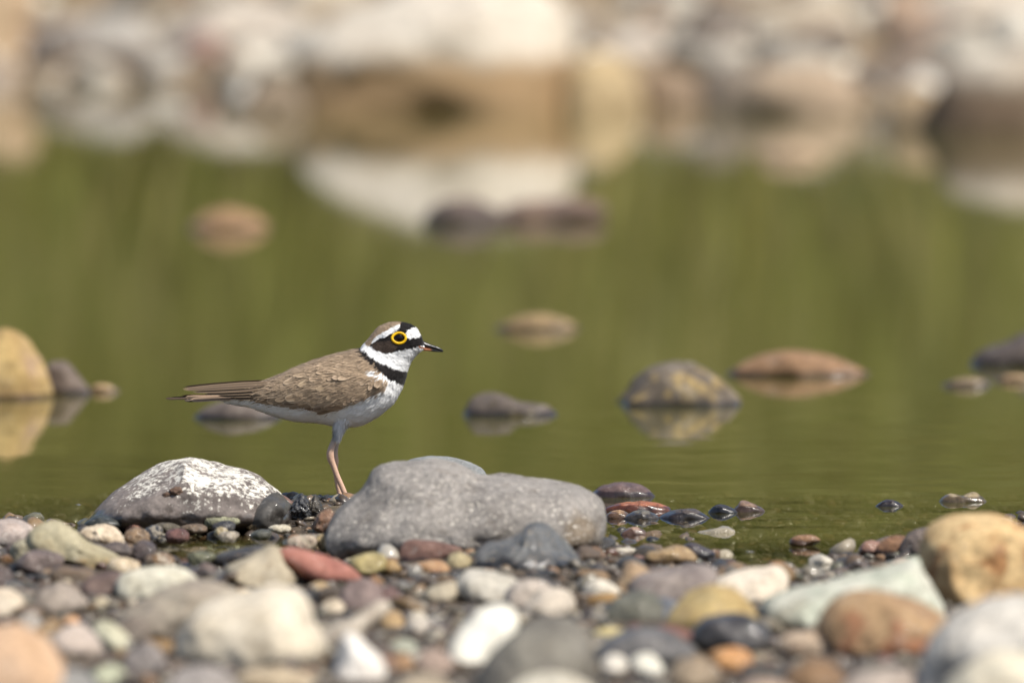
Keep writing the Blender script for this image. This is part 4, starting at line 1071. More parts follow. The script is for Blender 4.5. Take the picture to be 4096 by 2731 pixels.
F_TAILD = feather_mesh('outer_tail_vane', br((60, 52, 46)), br((46, 40, 36)), br((160, 140, 118)), 0.25, 0.88)

def put_feather(me_, p, d, n, length, width, thick, tint, parent, tilt=0.08):
    n = n / np.linalg.norm(n)
    d = d - n * (d @ n)
    d = d / np.linalg.norm(d)
    d = d * math.cos(tilt) + n * math.sin(tilt)
    d /= np.linalg.norm(d)
    s = np.cross(n, d); s /= np.linalg.norm(s)
    n2 = np.cross(d, s)
    o = bpy.data.objects.new('feather', me_)
    COL.objects.link(o)
    o.parent = parent
    m_ = Matrix.Identity(4)
    for r in range(3):
        m_[r][0] = d[r] * length
        m_[r][1] = s[r] * width
        m_[r][2] = n2[r] * thick
        m_[r][3] = p[r] - O[r]
    o.matrix_basis = m_
    o.color = (*tint, 1)
    return o

FR = random.Random(5)
def dirv(a):                               # angle in the side view: 180 = to the tail, 90 = up
    return np.array([math.cos(math.radians(a)), 0, math.sin(math.radians(a))])

def blade_on(parent, me_, z0, z1, width, off0, off1, side, tint=(1, 1, 1), roll=0.35, thick=None):
    """a long feather from z0 to z1 (zoomed px); off = distance (m) from the bird's middle plane at both ends"""
    a, b = zb_(*z0), zb_(*z1)
    a[1], b[1] = side * off0, side * off1
    d = b - a
    L_ = np.linalg.norm(d)
    n = np.array([0, side * math.cos(roll), math.sin(roll)])
    return put_feather(me_, a, d, n, L_, width * MPZ, (thick or width) * MPZ * 0.6, tint, parent, tilt=0.0)

for side in (-1, 1):
    # the wing's carrying panel: secondaries folded flat, under the covering feathers
    pts = [(640, 640), (760, 676), (900, 690), (1060, 700), (1220, 722), (1300, 722), (1380, 690), (1520, 640), (1640, 590), (1676, 540), (1650, 500), (1500, 470), (1300, 440), (1100, 470), (900, 530), (740, 590)]
    cxz = (1180.0, 590.0)
    ring_v, ring_f = [], []
    rows = 6
    ok_ = True
    for r in range(rows + 1):
        f_ = r / rows
        for (a_, b_) in pts:
            hx, hy = cxz[0] + (a_ - cxz[0]) * f_, cxz[1] + (b_ - cxz[1]) * f_
            p, n = surf(hx, hy, side)
            if p is None:
                p = zb_(hx, hy); n = np.array([0, side, 0.0]); p[1] = side * 0.004
            ring_v.append(p + n * (0.0006 * (1 - f_) - 0.0001))
    m_ = len(pts)
    for r in range(rows):
        for k2 in range(m_):
            a_ = r * m_ + k2; b_ = r * m_ + (k2 + 1) % m_
            ring_f.append((a_, b_, b_ + m_, a_ + m_))
    wme = mesh_np('wing', np.array(ring_v) - O, np.array(ring_f))
    vcol(wme, np.tile(np.array(br((150, 129, 106))), (len(ring_v), 1)))
    wing = link('wing', wme, PLUME, bird)
    def row(me_, path, n_, length, width, ang0, ang1, tilt, tint0=1.0, jitter=8, wj=.12):
        P_ = cr(path, n_)
        for q2, (hx, hy) in enumerate(P_):
            hx += FR.uniform(-jitter, jitter); hy += FR.uniform(-jitter, jitter)
            p, n = surf(hx, hy, side)
            if p is None: continue
            a_ = ang0 + (ang1 - ang0) * q2 / max(1, n_ - 1) + FR.uniform(-5, 5)
            k_ = .94 * tint0 * FR.uniform(0.93, 1.06)
            put_feather(me_, p + n * 0.0002, dirv(a_), n, length * MPZ * FR.uniform(.9, 1.1), 1.18 * width * MPZ * FR.uniform(1 - wj, 1 + wj), width * MPZ * 0.5,
                        (k_, k_ * FR.uniform(.98, 1.01), k_ * FR.uniform(.96, 1.02)), wing, tilt)
    # back to front, so nearer rows overlap the roots of the ones behind
    # primaries and tertials
    for (z0, z1, w_, o0, o1, tn) in [((860, 528), (176, 614), 30, .0080, .0022, 1.05), ((840, 552), (186, 624), 28, .0092, .0028, .9), ((820, 582), (250, 634), 28, .0094, .0038, .95), ((800, 606), (340, 642), 28, .0092, .0046, .8), ((790, 630), (440, 650), 28, .0090, .0052, .72), ((780, 652), (560, 664), 26, .0086, .0060, .6)]:
        blade_on(wing, F_PRI, z0, z1, w_, o0, o1, side, (tn, tn * .97, tn * .93), roll=.35)
    T_ = .022
    row(F_TER, [(720, 650), (800, 660), (880, 672), (960, 680), (1040, 684)], 8, 190, 40, 176, 184, .008, .80)
    row(F_TER, [(700, 615), (780, 620), (870, 632), (960, 642), (1040, 650)], 8, 200, 40, 178, 186, .008, .86)
    row(F_TER, [(720, 585), (800, 582), (890, 590), (980, 602), (1060, 612)], 8, 200, 40, 180, 190, .008, .92)
    row(F_TER, [(780, 556), (860, 545), (950, 552), (1030, 565)], 7, 200, 40, 184, 192, .008, .97)
    row(F_GC, [(960, 655), (1060, 672), (1150, 686), (1240, 702), (1320, 702), (1370, 684)], 15, 170, 48, 186, 196, T_, .84)
    row(F_GC, [(1080, 630), (1180, 650), (1280, 664), (1380, 664), (1450, 646)], 15, 150, 46, 190, 206, T_, .90)
    row(F_COV, [(1120, 600), (1240, 618), (1340, 634), (1440, 634), (1530, 608)], 18, 120, 38, 192, 220, T_, .95)
    row(F_COV, [(1180, 575), (1280, 592), (1380, 604), (1480, 600), (1580, 575)], 18, 105, 36, 194, 226, T_, .97)
    row(F_COV, [(1240, 550), (1340, 562), (1440, 574), (1540, 565), (1625, 542)], 18, 95, 33, 196, 230, T_, .96)
    row(F_COV, [(1300, 522), (1400, 532), (1500, 538), (1590, 528), (1655, 512)], 17, 88, 31, 198, 234, T_, .94)
    row(F_COV, [(1390, 496), (1480, 502), (1570, 502), (1660, 500)], 14, 78, 29, 200, 238, T_, .92)
    row(F_SCAP, [(900, 535), (970, 515), (1060, 512), (1140, 522)], 9, 190, 56, 188, 196, T_, .93)
    row(F_SCAP, [(960, 500), (1050, 486), (1140, 492), (1230, 516), (1320, 525)], 13, 160, 52, 190, 202, T_, .97)
    row(F_SCAP, [(1020, 464), (1110, 452), (1200, 464), (1300, 488), (1390, 496)], 14, 145, 48, 190, 206, T_, 1.0)
    row(F_SCAP, [(1080, 430), (1170, 424), (1270, 442), (1370, 464), (1450, 476)], 14, 130, 45, 192, 210, T_, 1.03)
    row(F_SCAP, [(1150, 402), (1250, 394), (1350, 414), (1440, 438), (1520, 454)], 14, 115, 42, 194, 216, T_, 1.05)
    row(F_SCAP, [(1220, 378), (1330, 368), (1430, 390), (1510, 416), (1570, 434)], 14, 100, 38, 196, 222, T_, 1.04)
    row(F_SCAP, [(1300, 354), (1390, 346), (1470, 362), (1540, 385), (1600, 414)], 13, 86, 34, 200, 226, T_, 1.02)
    row(F_SCAP, [(1370, 332), (1440, 326), (1500, 338), (1560, 362), (1610, 396)], 12, 70, 30, 204, 230, T_, 1.0)
    row(F_SCAP, [(1430, 312), (1480, 310), (1530, 328), (1580, 366)], 10, 58, 26, 206, 232, T_, .98)

# ---- tail
tail_me = mesh_np('tail', np.array([zb_(*p) + np.array([0, y_, 0]) - O for p, y_ in [((720, 610), -.006), ((720, 610), .006), ((500, 640), .002), ((500, 640), -.002), ((720, 700), -.006), ((720, 700), .006), ((440, 676), .001), ((440, 676), -.001)]]),
                  np.array([(0, 1, 2, 3), (4, 7, 6, 5), (0, 3, 7, 4), (1, 5, 6, 2), (2, 6, 7, 3), (0, 4, 5, 1)]))
vcol(tail_me, np.tile(np.array(C_WHITE), (8, 1)))
tail = link('tail', tail_me, PLUME, bird)
for k_, yv in enumerate((-.0045, -.0030, -.0015, 0.0, .0015, .0030, .0045)):
    sd_ = 1 if yv >= 0 else -1
    for (me_, z0, z1, w_, tn) in ([(F_TAIL, (660, 640), (150 + 25 * abs(k_ - 3), 652 + 4 * abs(k_ - 3)), 46, 1.0)] + ([(F_TAILD, (620, 650), (60 + 40 * abs(k_ - 3), 664), 34, 1.0)] if k_ in (0, 6, 3) else [])):
        a_, b_ = zb_(*z0), zb_(*z1)
        a_[1], b_[1] = yv * .8, yv * 1.25
        put_feather(me_, a_, b_ - a_, np.array([0, sd_ * 0.75, 0.66]), np.linalg.norm(b_ - a_), w_ * MPZ, w_ * MPZ * .4, (tn, tn, tn), tail, 0.0)
blade_on(tail, F_TAILD, (420, 652), (38, 659), 20, .0035, .0030, -1, (1.3, 1.2, 1.1), roll=.2)
blade_on(tail, F_TAILD, (420, 652), (60, 664), 20, .0035, .0030, 1, (1.3, 1.2, 1.1), roll=.2)

# ---- eyes with yellow rings
t = NT('eye_gloss')
b_ = t.principled(lin((18, 10, 7)), 0.05, None, 0.35)
EYE = t.m
t = NT('eye_ring_skin')
co = t.n('TexCoord').outputs['Object']
nz = t.noise(co, 900, 3).outputs[0]
t.principled(t.mix(nz, lin((255, 214, 10), .95), lin((240, 170, 0), .9)), 0.5, t.bump(nz, .3, .0002), .4)
RING = t.m
for side in (-1, 1):
    p, n = surf(ex, ey, side)
    v, f = ico(4)
    ev = v * np.array([42, 36, 36]) * MPZ * np.array([1, .8, 1])
    cen_ = p + n * (-14 * MPZ)
    eye = link('eye', mesh_np('eye', ev + cen_ - O, f), EYE, bird)
    NRG, NTB = 64, 12
    rv = []
    for a_ in range(NRG):
        th = 2 * math.pi * a_ / NRG
        rx = 49 if math.cos(th) > 0 else 52
        hx = ex + rx * math.cos(th)
        hy = ey - 38.5 * math.sin(th) * (1 - 0.10 * (math.cos(th) < -0.2) * abs(math.cos(th)))
        pp, n_ = surf(hx, hy, side)
        n_ = 0.5 * n_ + 0.5 * n
        n_ /= np.linalg.norm(n_)
        rad = np.array([math.cos(th), 0, math.sin(th)])
        for b2 in range(NTB):
            ph = 2 * math.pi * b2 / NTB
            rv.append(pp + rad * math.cos(ph) * 10.0 * MPZ + n_ * (math.sin(ph) * 8 * MPZ + 4 * MPZ))
    rf = []
    for a_ in range(NRG):
        for b2 in range(NTB):
            A_, B_ = a_ * NTB + b2, a_ * NTB + (b2 + 1) % NTB
            C_, D_ = ((a_ + 1) % NRG) * NTB + (b2 + 1) % NTB, ((a_ + 1) % NRG) * NTB + b2
            rf.append((A_, B_, C_, D_))
    link('eye_ring', mesh_np('eye_ring', np.array(rv) - O, np.array(rf)), RING, eye)

# ---- bill
def loft(name, secs, parent, mat, colf=None, nseg=20, n=40):
    """secs: (top z, bottom z, half width) in zoomed px"""
    T = cr([s[0] for s in secs], n); B = cr([s[1] for s in secs], n); W_ = cr([[s[2]] for s in secs], n)[:, 0]
    vv = []
    for r in range(n):
        for k2 in range(nseg):
            a_ = 2 * math.pi * k2 / nseg
            c_ = 0.5 * (T[r] + B[r]) + 0.5 * (T[r] - B[r]) * math.cos(a_)
            p = zb_(*c_); p[1] = W_[r] * MPZ * math.sin(a_)
            vv.append(p)
    ff = [(r * nseg + k2, r * nseg + (k2 + 1) % nseg, (r + 1) * nseg + (k2 + 1) % nseg, (r + 1) * nseg + k2) for r in range(n - 1) for k2 in range(nseg)]
    vv = np.array(vv)
    m_ = mesh_np(name, vv - O, np.array(ff))
    if colf is not None:
        a_, b_ = to_z(vv)
        vcol(m_, colf(a_, b_))
    return link(name, m_, mat, parent)
t = NT('bill_horn')
ca_ = t.n('Attribute'); ca_.attribute_name = 'Col'
co = t.n('TexCoord').outputs['Object']
nz = t.noise(co, 700, 4).outputs[0]
t.principled(ca_.outputs['Color'], 0.28, t.bump(nz, .25, .0003), .5)
HORN = t.m
def bcol(a_, b_):
    k_ = np.clip((2034 - a_) / 22, 0, 1)[:, None]
    lowm = np.clip((b_ - 264 - (a_ - 1940) * .2) / 10, 0, 1)[:, None] * k_
    return np.array(lin((30, 29, 31))) * (1 - lowm) + np.array(lin((196, 122, 78), .8)) * lowm
bill = loft('bill', [((1940, 222), (1940, 282), 20), ((1968, 232), (1966, 284), 21), ((2000, 247), (2000, 288), 18), ((2040, 262), (2040, 294), 14.5), ((2075, 274), (2075, 302), 12), ((2100, 288), (2100, 309), 8), ((2112, 300), (2112, 312), 4), ((2116, 307), (2116, 311), .8)], bird, HORN, bcol)
loft('lower_mandible', [((1935, 274), (1935, 300), 16), ((1965, 278), (1965, 303), 17), ((2000, 284), (2000, 305), 14), ((2040, 290), (2040, 310), 11), ((2075, 298), (2075, 313), 8.5), ((2098, 306), (2098, 314), 5), ((2108, 309), (2108, 313), 1)], bill, HORN, bcol)
for side in (-1, 1):
    nv = ico(3)[0] * np.array([17, 3.2, 4.2]) * MPZ
    rot = math.radians(-22)
    nv = np.stack([nv[:, 0] * math.cos(rot) - nv[:, 2] * math.sin(rot), nv[:, 1], nv[:, 0] * math.sin(rot) + nv[:, 2] * math.cos(rot)], 1)
    p = zb_(1988, 262); p[1] = side * 18.0 * MPZ
    m_ = mesh_np('nostril', nv + p - O, ico(3)[1])
    vcol(m_, np.tile(np.array(lin((8, 8, 9))), (len(nv), 1)))
    link('nostril', m_, HORN, bill)

# ---- legs: leg close-up of region (1160,1660)-(1560,2060), 3.92 view px per photo px
def lz(x, y, d):
    return at(1160 + x / 3.92, 1660 + y / 3.92, d)
def tube(path, nseg=16, n=60):
    """path: (x, y, z, radius, flatten) world; returns verts, faces"""
    A = cr(path, n)
    vv = []
    for r in range(n):
        d = A[min(r + 1, n - 1), :3] - A[max(r - 1, 0), :3]
        d /= np.linalg.norm(d)
        s = np.cross(d, [0, 1, 0]); s /= np.linalg.norm(s)
        u = np.cross(s, d)
        for k2 in range(nseg):
            a_ = 2 * math.pi * k2 / nseg
            vv.append(A[r, :3] + A[r, 3] * (s * math.cos(a_) + u * math.sin(a_) * A[r, 4]))
    c0, c1 = len(vv), len(vv) + 1
    vv += [A[0, :3], A[-1, :3]]
    ff = [(r * nseg + k2, r * nseg + (k2 + 1) % nseg, (r + 1) * nseg + (k2 + 1) % nseg, (r + 1) * nseg + k2) for r in range(n - 1) for k2 in range(nseg)]
    ff += [(c0, (k2 + 1) % nseg, k2, k2) for k2 in range(nseg)]
    return np.array(vv), ff
t = NT('leg_skin')
ca_ = t.n('Attribute'); ca_.attribute_name = 'Col'
co = t.n('TexCoord').outputs['Object']
vo = t.n('TexVoronoi'); t.set(vo.inputs['Vector'], co); vo.inputs['Scale'].default_value = 1100
nz = t.noise(co, 500, 4).outputs[0]
cl = t.mix(t.math('MULTIPLY', nz, .5), ca_.outputs['Color'], t.mix(1.0, ca_.outputs['Color'], (.62, .56, .52), 'MULTIPLY'))
t.principled(cl, .5, t.bump(t.math('ADD', vo.outputs[0], nz), .35, .0003), .4)
LEG = t.m
def leg_col(vv, yk):
    c = np.tile(np.array(lin((224, 186, 160), .95)), (len(vv), 1))
    z = vv[:, 2]
    zj, zt = yk
    gk = np.clip((z - (zj - .004)) / .006, 0, 1)[:, None]
    c = c * (1 - gk) + np.array(lin((202, 184, 170), .9)) * gk
    g2 = np.clip((z - (zt - .010)) / .006, 0, 1)[:, None] * (vnoise(vv * np.array([2500, 2500, 500]), 5) > -.1)[:, None]
    c = c * (1 - .75 * g2) + np.array(lin((70, 62, 58), .8)) * .75 * g2
    return c
PX = 1 / 3.92 / 6900
def make_leg(pts, depth0, depth1, foot, toes_dir):
    path = []
    n_ = len(pts)
    for k2, (x_, y_, r_, fl) in enumerate(pts):
        d_ = depth0 + (depth1 - depth0) * k2 / (n_ - 1)
        p = lz(x_, y_, d_)
        path.append((*p, r_ * PX, fl))
    end = np.array([foot[0], foot[1], foot[2]])
    path.append((*(end + [0, 0, .004]), 40 * PX, 1.0))
    path.append((*(end + [0.0005, 0, .0008]), 44 * PX, 1.0))
    vv, ff = tube(path)
    m_ = bpy.data.meshes.new('leg')
    m_.from_pydata([tuple(v - O) for v in vv], [], [tuple(dict.fromkeys(f)) for f in ff])
    m_.polygons.foreach_set('use_smooth', [True] * len(m_.polygons))
    zj = lz(pts[3][0], pts[3][1], 0)[2]
    zt = lz(pts[0][0], pts[0][1], 0)[2]
    vcol(m_, leg_col(vv, (zj, zt)))
    lg = link('leg', m_, LEG, bird)
    for a_, l_ in ((-28, .015), (4, .018), (34, .014)):
        dr = np.array([math.cos(math.radians(a_)), math.sin(math.radians(a_)), 0])
        q0 = end + [0, 0, .0012]
        tp = [(*(q0), 30 * PX, 1), (*(q0 + dr * l_ * .35 + [0, 0, .0012]), 26 * PX, 1), (*(q0 + dr * l_ * .7 + [0, 0, .0004]), 24 * PX, 1), (*(q0 + dr * l_ * .92 - [0, 0, .0003]), 18 * PX, 1), (*(q0 + dr * l_ * 1.08 - [0, 0, .0009]), 4 * PX, 1)]
        v2, f2 = tube(tp, 10, 20)
        m2 = bpy.data.meshes.new('toe')
        m2.from_pydata([tuple(v - O) for v in v2], [], [tuple(dict.fromkeys(f)) for f in f2])
        m2.polygons.foreach_set('use_smooth', [True] * len(m2.polygons))
        vcol(m2, np.tile(np.array(lin((170, 140, 122), .7)), (len(v2), 1)))
        link('toe', m2, LEG, lg)
    return lg
f_near = lz(925, 1400, -.004); f_near[2] = max(f_near[2] - .001, .004)
f_far = lz(812, 1460, .010); f_far[2] = max(f_far[2] - .001, .004)
make_leg([(790, 60, 95, .8), (765, 200, 66, .9), (725, 340, 50, 1), (660, 480, 48, 1), (632, 600, 58, 1), (640, 690, 56, 1), (672, 770, 47, 1), (735, 940, 43, 1), (800, 1090, 42, 1), (860, 1230, 42, 1), (905, 1340, 46, 1)], -.007, -.004, f_near, 0)
make_leg([(790, 120, 70, .8), (755, 330, 42, .9), (728, 470, 36, 1), (712, 600, 38, 1), (718, 720, 44, 1), (715, 800, 38, 1), (718, 920, 36, 1), (745, 1080, 37, 1), (775, 1220, 39, 1), (800, 1360, 44, 1)], .009, .010, f_far, 0)
# white thigh feathering
for (dx, dep) in ((0, -.008), (4, .009)):
    pth = [(*zb_(1372 + dx, 780, dep), 78 * MPZ, .8), (*zb_(1352 + dx, 830, dep), 50 * MPZ, .8), (*zb_(1338 + dx, 880, dep), 33 * MPZ, .8), (*zb_(1328 + dx, 925, dep * .95), 22 * MPZ, .9), (*zb_(1320 + dx, 955, dep * .9), 15 * MPZ, .9)]
    v2, f2 = tube(pth, 24, 40)
    c2_ = np.tile(np.array(C_WHITE) * .97, (len(v2), 1))
    zx2, zy2 = to_z(v2)
    dk = np.clip((zy2 - 850 + 40 * vnoise(v2 * np.array([1800, 1800, 350]), 4)) / 40, 0, 1) * np.clip((1345 - zx2) / 22, 0, 1)
    c2_ = c2_ * (1 - .45 * dk[:, None])
    m2 = bpy.data.meshes.new('thigh')
    m2.from_pydata([tuple(v - O) for v in v2], [], [tuple(dict.fromkeys(f)) for f in f2])
    m2.polygons.foreach_set('use_smooth', [True] * len(m2.polygons))
    vcol(m2, c2_)
    th_o = link('thigh', m2, PLUME, bird)
    gq = np.random.default_rng(int(abs(dep) * 1e5))
    axis_ = v2[39 * 24:40 * 24].mean(0) - v2[:24].mean(0)
    axis_ /= np.linalg.norm(axis_)
    ids = gq.integers(0, 36 * 24, 1500)
    r0 = v2[ids]
    cen_r = np.array([v2[(i_ // 24) * 24:(i_ // 24) * 24 + 24].mean(0) for i_ in ids])
    n0 = r0 - cen_r; n0 /= np.linalg.norm(n0, axis=1)[:, None]
    d0 = axis_ + gq.normal(0, .18, (len(ids), 3)); d0 /= np.linalg.norm(d0, axis=1)[:, None]
    s0 = np.cross(n0, d0)
    l0 = gq.uniform(.002, .0045, len(ids))[:, None]
    tq = np.stack([r0 - s0 * .00018, r0 + d0 * l0 * .5 + n0 * .0003 - s0 * .00018, r0 + d0 * l0 + n0 * .0004, r0 + d0 * l0 * .5 + n0 * .0003 + s0 * .00018], 1)
    mt_ = mesh_np('thigh_plumage', tq.reshape(-1, 3) - O, np.arange(len(ids) * 4).reshape(-1, 4))
    vcol(mt_, np.repeat(np.clip(c2_[ids] * gq.uniform(.9, 1.08, (len(ids), 1)), 0, 1), 4, 0))
    tp_ = link('thigh_plumage', mt_, PLUME, th_o)
    tp_['kind'] = 'stuff'
# ================================================================== loose gravel
t = NT('pebble_mineral')
oi = t.n('ObjectInfo')
co = t.n('TexCoord').outputs['Object']
rv_ = t.n('VectorMath', operation='ADD'); t.set(rv_.inputs[0], co)
cmb = t.n('CombineXYZ'); t.set(cmb.inputs[0], t.math('MULTIPLY', oi.outputs['Random'], 40.0)); t.set(rv_.inputs[1], cmb.outputs[0])
n1 = t.noise(rv_.outputs[0], 1.1, 5, .6, .6).outputs[0]
n2 = t.noise(rv_.outputs[0], 9, 5, .65).outputs[0]
k1 = t.math('MULTIPLY_ADD', n1, 1.0); k1.node.inputs[2].default_value = .5
k2 = t.math('MULTIPLY_ADD', n2, 1.2); k2.node.inputs[2].default_value = .4
cc = t.n('CombineColor')
for q_ in range(3): t.set(cc.inputs[q_], t.math('MULTIPLY', k1, k2))
col = t.mix(1.0, oi.outputs['Color'], cc.outputs[0], 'MULTIPLY')
rg = t.math('MULTIPLY_ADD', oi.outputs['Alpha'], -.6); rg.node.inputs[2].default_value = .85
pb = t.principled(col, rg, t.bump(t.math('ADD', n1, t.math('MULTIPLY', n2, .4)), .4, .03), .5)
t.set(pb.inputs['Coat Weight'], oi.outputs['Alpha']); pb.inputs['Coat Roughness'].default_value = .1; pb.inputs['Coat IOR'].default_value = 1.33
PEB = t.m
t = NT('gravel_mineral')
ca_ = t.n('Attribute'); ca_.attribute_name = 'Col'
po = t.n('NewGeometry').outputs['Position']
n1 = t.noise(po, 90, 5, .6, .6).outputs[0]
n2 = t.noise(po, 800, 5, .65).outputs[0]
k1 = t.math('MULTIPLY_ADD', n1, 1.0); k1.node.inputs[2].default_value = .5
k2 = t.math('MULTIPLY_ADD', n2, 1.2); k2.node.inputs[2].default_value = .4
cc = t.n('CombineColor')
for q_ in range(3): t.set(cc.inputs[q_], t.math('MULTIPLY', k1, k2))
col = t.mix(1.0, ca_.outputs['Color'], cc.outputs[0], 'MULTIPLY')
rg = t.math('MULTIPLY_ADD', ca_.outputs['Alpha'], -.6); rg.node.inputs[2].default_value = .85
pb = t.principled(col, rg, t.bump(t.math('ADD', n1, t.math('MULTIPLY', n2, .5)), .35, .001), .5)
t.set(pb.inputs['Coat Weight'], ca_.outputs['Alpha']); pb.inputs['Coat Roughness'].default_value = .1; pb.inputs['Coat IOR'].default_value = 1.33
GRAV = t.m

PAL = [((112, 94, 78), 'brown'), ((142, 116, 88), 'light brown'), ((100, 90, 78), 'dark grey'), ((72, 69, 68), 'blackish'), ((188, 172, 146), 'beige'),
       ((212, 198, 172), 'cream'), ((154, 143, 126), 'grey'), ((168, 124, 78), 'tan'), ((150, 104, 84), 'reddish'), ((126, 122, 96), 'olive'), ((118, 97, 86), 'plum'), ((226, 216, 200), 'white'), ((176, 138, 82), 'ochre')]
PW = np.array([.20, .17, .10, .06, .12, .06, .08, .08, .03, .06, .015, .02, .05]); PW /= PW.sum()
PWF = np.array([.05, .08, .04, .02, .22, .18, .14, .08, .03, .02, .02, .10, .06]); PWF /= PWF.sum()

def peb_shape(sd, sub):
    v, f = ico(sub)
    v = v.copy()
    rs = np.random.default_rng(sd)
    for _ in range(9):
        nv = rs.normal(0, 1, 3); nv /= np.linalg.norm(nv)
        ov = v @ nv - rs.uniform(.6, .88)
        v = v - np.where(ov > 0, ov, 0)[:, None] * nv * .8
    v = v * (1 + .13 * fbm(v * 1.5 + sd, 2, sd) + .04 * fbm(v * 5 + sd, 2, sd + 3))[:, None]
    return v * np.array([1, rs.uniform(.65, .95), rs.uniform(.45, .8)]), f
PM = []
for k in range(12):
    v, f = peb_shape(100 + k, 3)
    PM.append(mesh_np('pebble', v * (1 + .05 * fbm(v * 7 + k, 3, k))[:, None], f)); PM[-1].materials.append(PEB)

SA = np.array([(s[0], s[1], s[2], s[3], s[4]) for s in STONES if s[1] < 1.0])
def hit_stone(x, y, m=0.0, zfrac=.8):
    d = ((x - SA[:, 0]) / (SA[:, 2] * zfrac + m)) ** 2 + ((y - SA[:, 1]) / (SA[:, 3] * zfrac + m)) ** 2
    return bool((d < 1).any())

def hides(X, Y, Ztop, R):
    """gravel that would stand in front of a larger stone's face"""
    d = np.stack([X, Y + CAM_D, Ztop - CAM_H], 1)
    w = d @ FWD
    px = 2048 + d[:, 0] / w * FPX
    py = 1365.5 - (d @ UPV) / w * FPX
    bad = np.zeros(len(X), bool)
    for (P, yf, bs, nm) in OUTL:
        if yf > 1.0 or P[:, 0].max() < px.min():
            continue
        top = P[:, 1].min()
        box = (px > P[:, 0].min() - 5) & (px < P[:, 0].max() + 5) & (py > top) & (py < bs - .16 * (bs - top)) & (Y < yf + .002)
        k = np.where(box)[0]
        if len(k):
            bad[k] |= inside(px[k], py[k], P)
    # keep the little pool open
    bad |= ((X - PUD[0]) / .042) ** 2 + ((Y - PUD[1]) / .085) ** 2 < 1
    return bad

def in_view(x, y, z=0.0, mar=60):
    d = np.array([x, y + CAM_D, z - CAM_H])
    w = d @ FWD
    px = 2048 + d[0] / w * FPX
    py = 1365.5 - (d @ UPV) / w * FPX
    return -mar < px < 4096 + mar and py < 2731 + mar, px, py

placed = []
def free(x, y, r):
    for (a, b, c) in placed:
        if (a - x) ** 2 + (b - y) ** 2 < ((c + r) * .72) ** 2:
            return False
    return True

rs = random.Random(77)
count, tries = 0, 0
NAMED = [(s[0], s[1], o_[3].replace('_', ' ')) for s, o_ in zip(STONES, OUTL) if s[1] < .4]
used_lab = {}
while count < 200 and tries < 12000:
    tries += 1
    # spread evenly over the picture, not over the ground
    px, py = rs.uniform(-20, 4110), rs.uniform(2060, 2731) if rs.random() < .75 else rs.uniform(2060, 2260)
    g_ = on_plane(px, py, .004)
    x, y = g_[0], g_[1]
    gz = float(ground_z(np.array([x]), np.array([y]))[0])
    if gz < -.006:
        continue
    r = rs.choice([.0036, .0042, .005, .006, .007, .008, .0095]) * (1.0 if py < 2300 else 1.2)
    if hit_stone(x, y, r * .5) or not free(x, y, r) or hides(np.array([x]), np.array([y]), np.array([gz + r]), r)[0]:
        continue
    placed.append((x, y, r))
    ci = min(int(np.searchsorted(np.cumsum(PW), rs.random())), len(PAL) - 1)
    wet = rs.uniform(.4, .85) if (gz < .002 or rs.random() < .5) else rs.uniform(0, .25)
    c = mineral(PAL[ci][0], KALB * (1 - .4 * wet) * rs.uniform(.85, 1.2), .1)
    o = bpy.data.objects.new('pebble', PM[rs.randrange(12)])
    COL.objects.link(o)
    kx, hz = rs.uniform(.9, 1.5), rs.uniform(.75, 1.2)
    o.scale = (r * kx, r, r * hz)
    o.rotation_euler = (rs.gauss(0, .2), rs.gauss(0, .2), rs.uniform(0, 6.28))
    o.location = (x, y, gz + r * .30)
    o.color = (*c, wet)
    near_ = sorted(NAMED, key=lambda s: (s[0] - x) ** 2 + .25 * (s[1] - y) ** 2)[0]
    side_ = 'beside' if abs(x - near_[0]) > .008 else 'under' if y < near_[1] else 'behind'
    shape_ = 'long' if kx > 1.25 else 'flat' if hz < .9 else 'round'
    lab = f"{'tiny' if r < .005 else 'small'} {'wet' if wet > .3 else 'dry'} {shape_} {PAL[ci][1]} pebble {side_} the {near_[2]}"
    tag(o, lab, 'pebble', 'small loose pebbles of the shingle', 'thing')
    count += 1

# the rest of the shingle as one mass of real stones
def gravel_mass(name, label, pts, sub_big, seed, bright=1.0):
    shapes = [peb_shape(300 + k, 2) for k in range(14)]
    small = [peb_shape(400 + k, 1) for k in range(8)]
    V_, F_, C_ = [], [], []
    off = 0
    rg_ = np.random.default_rng(seed)
    for (x, y, z, r, big) in pts:
        v, f = shapes[rg_.integers(14)] if big else small[rg_.integers(8)]
        a = rg_.uniform(0, 6.28); ca2, sa2 = math.cos(a), math.sin(a)
        tl = rg_.normal(0, .25, 2)
        vv = v * r * np.array([rg_.uniform(.9, 1.4), 1, rg_.uniform(.75, 1.15)])
        vv = np.stack([vv[:, 0] * ca2 - vv[:, 1] * sa2, vv[:, 0] * sa2 + vv[:, 1] * ca2, vv[:, 2]], 1)
        vv[:, 2] += vv[:, 0] * tl[0] + vv[:, 1] * tl[1]
        V_.append(vv + (x, y, z)); F_.append(f + off); off += len(v)
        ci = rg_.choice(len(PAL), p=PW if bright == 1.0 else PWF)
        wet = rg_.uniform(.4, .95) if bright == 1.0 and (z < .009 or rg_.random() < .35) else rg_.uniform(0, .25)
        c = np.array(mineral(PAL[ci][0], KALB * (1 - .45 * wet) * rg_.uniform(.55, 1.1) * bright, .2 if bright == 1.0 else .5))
        C_.append(np.tile(np.append(c, wet), (len(v), 1)))
    m_ = mesh_np(name, np.concatenate(V_), np.concatenate(F_))
    vcol(m_, np.concatenate(C_))
    o = link(name, m_, GRAV)
    tag(o, label, 'gravel', kind='stuff')
    return o

pts = []
rs = random.Random(5)
npr = np.random.default_rng(5)
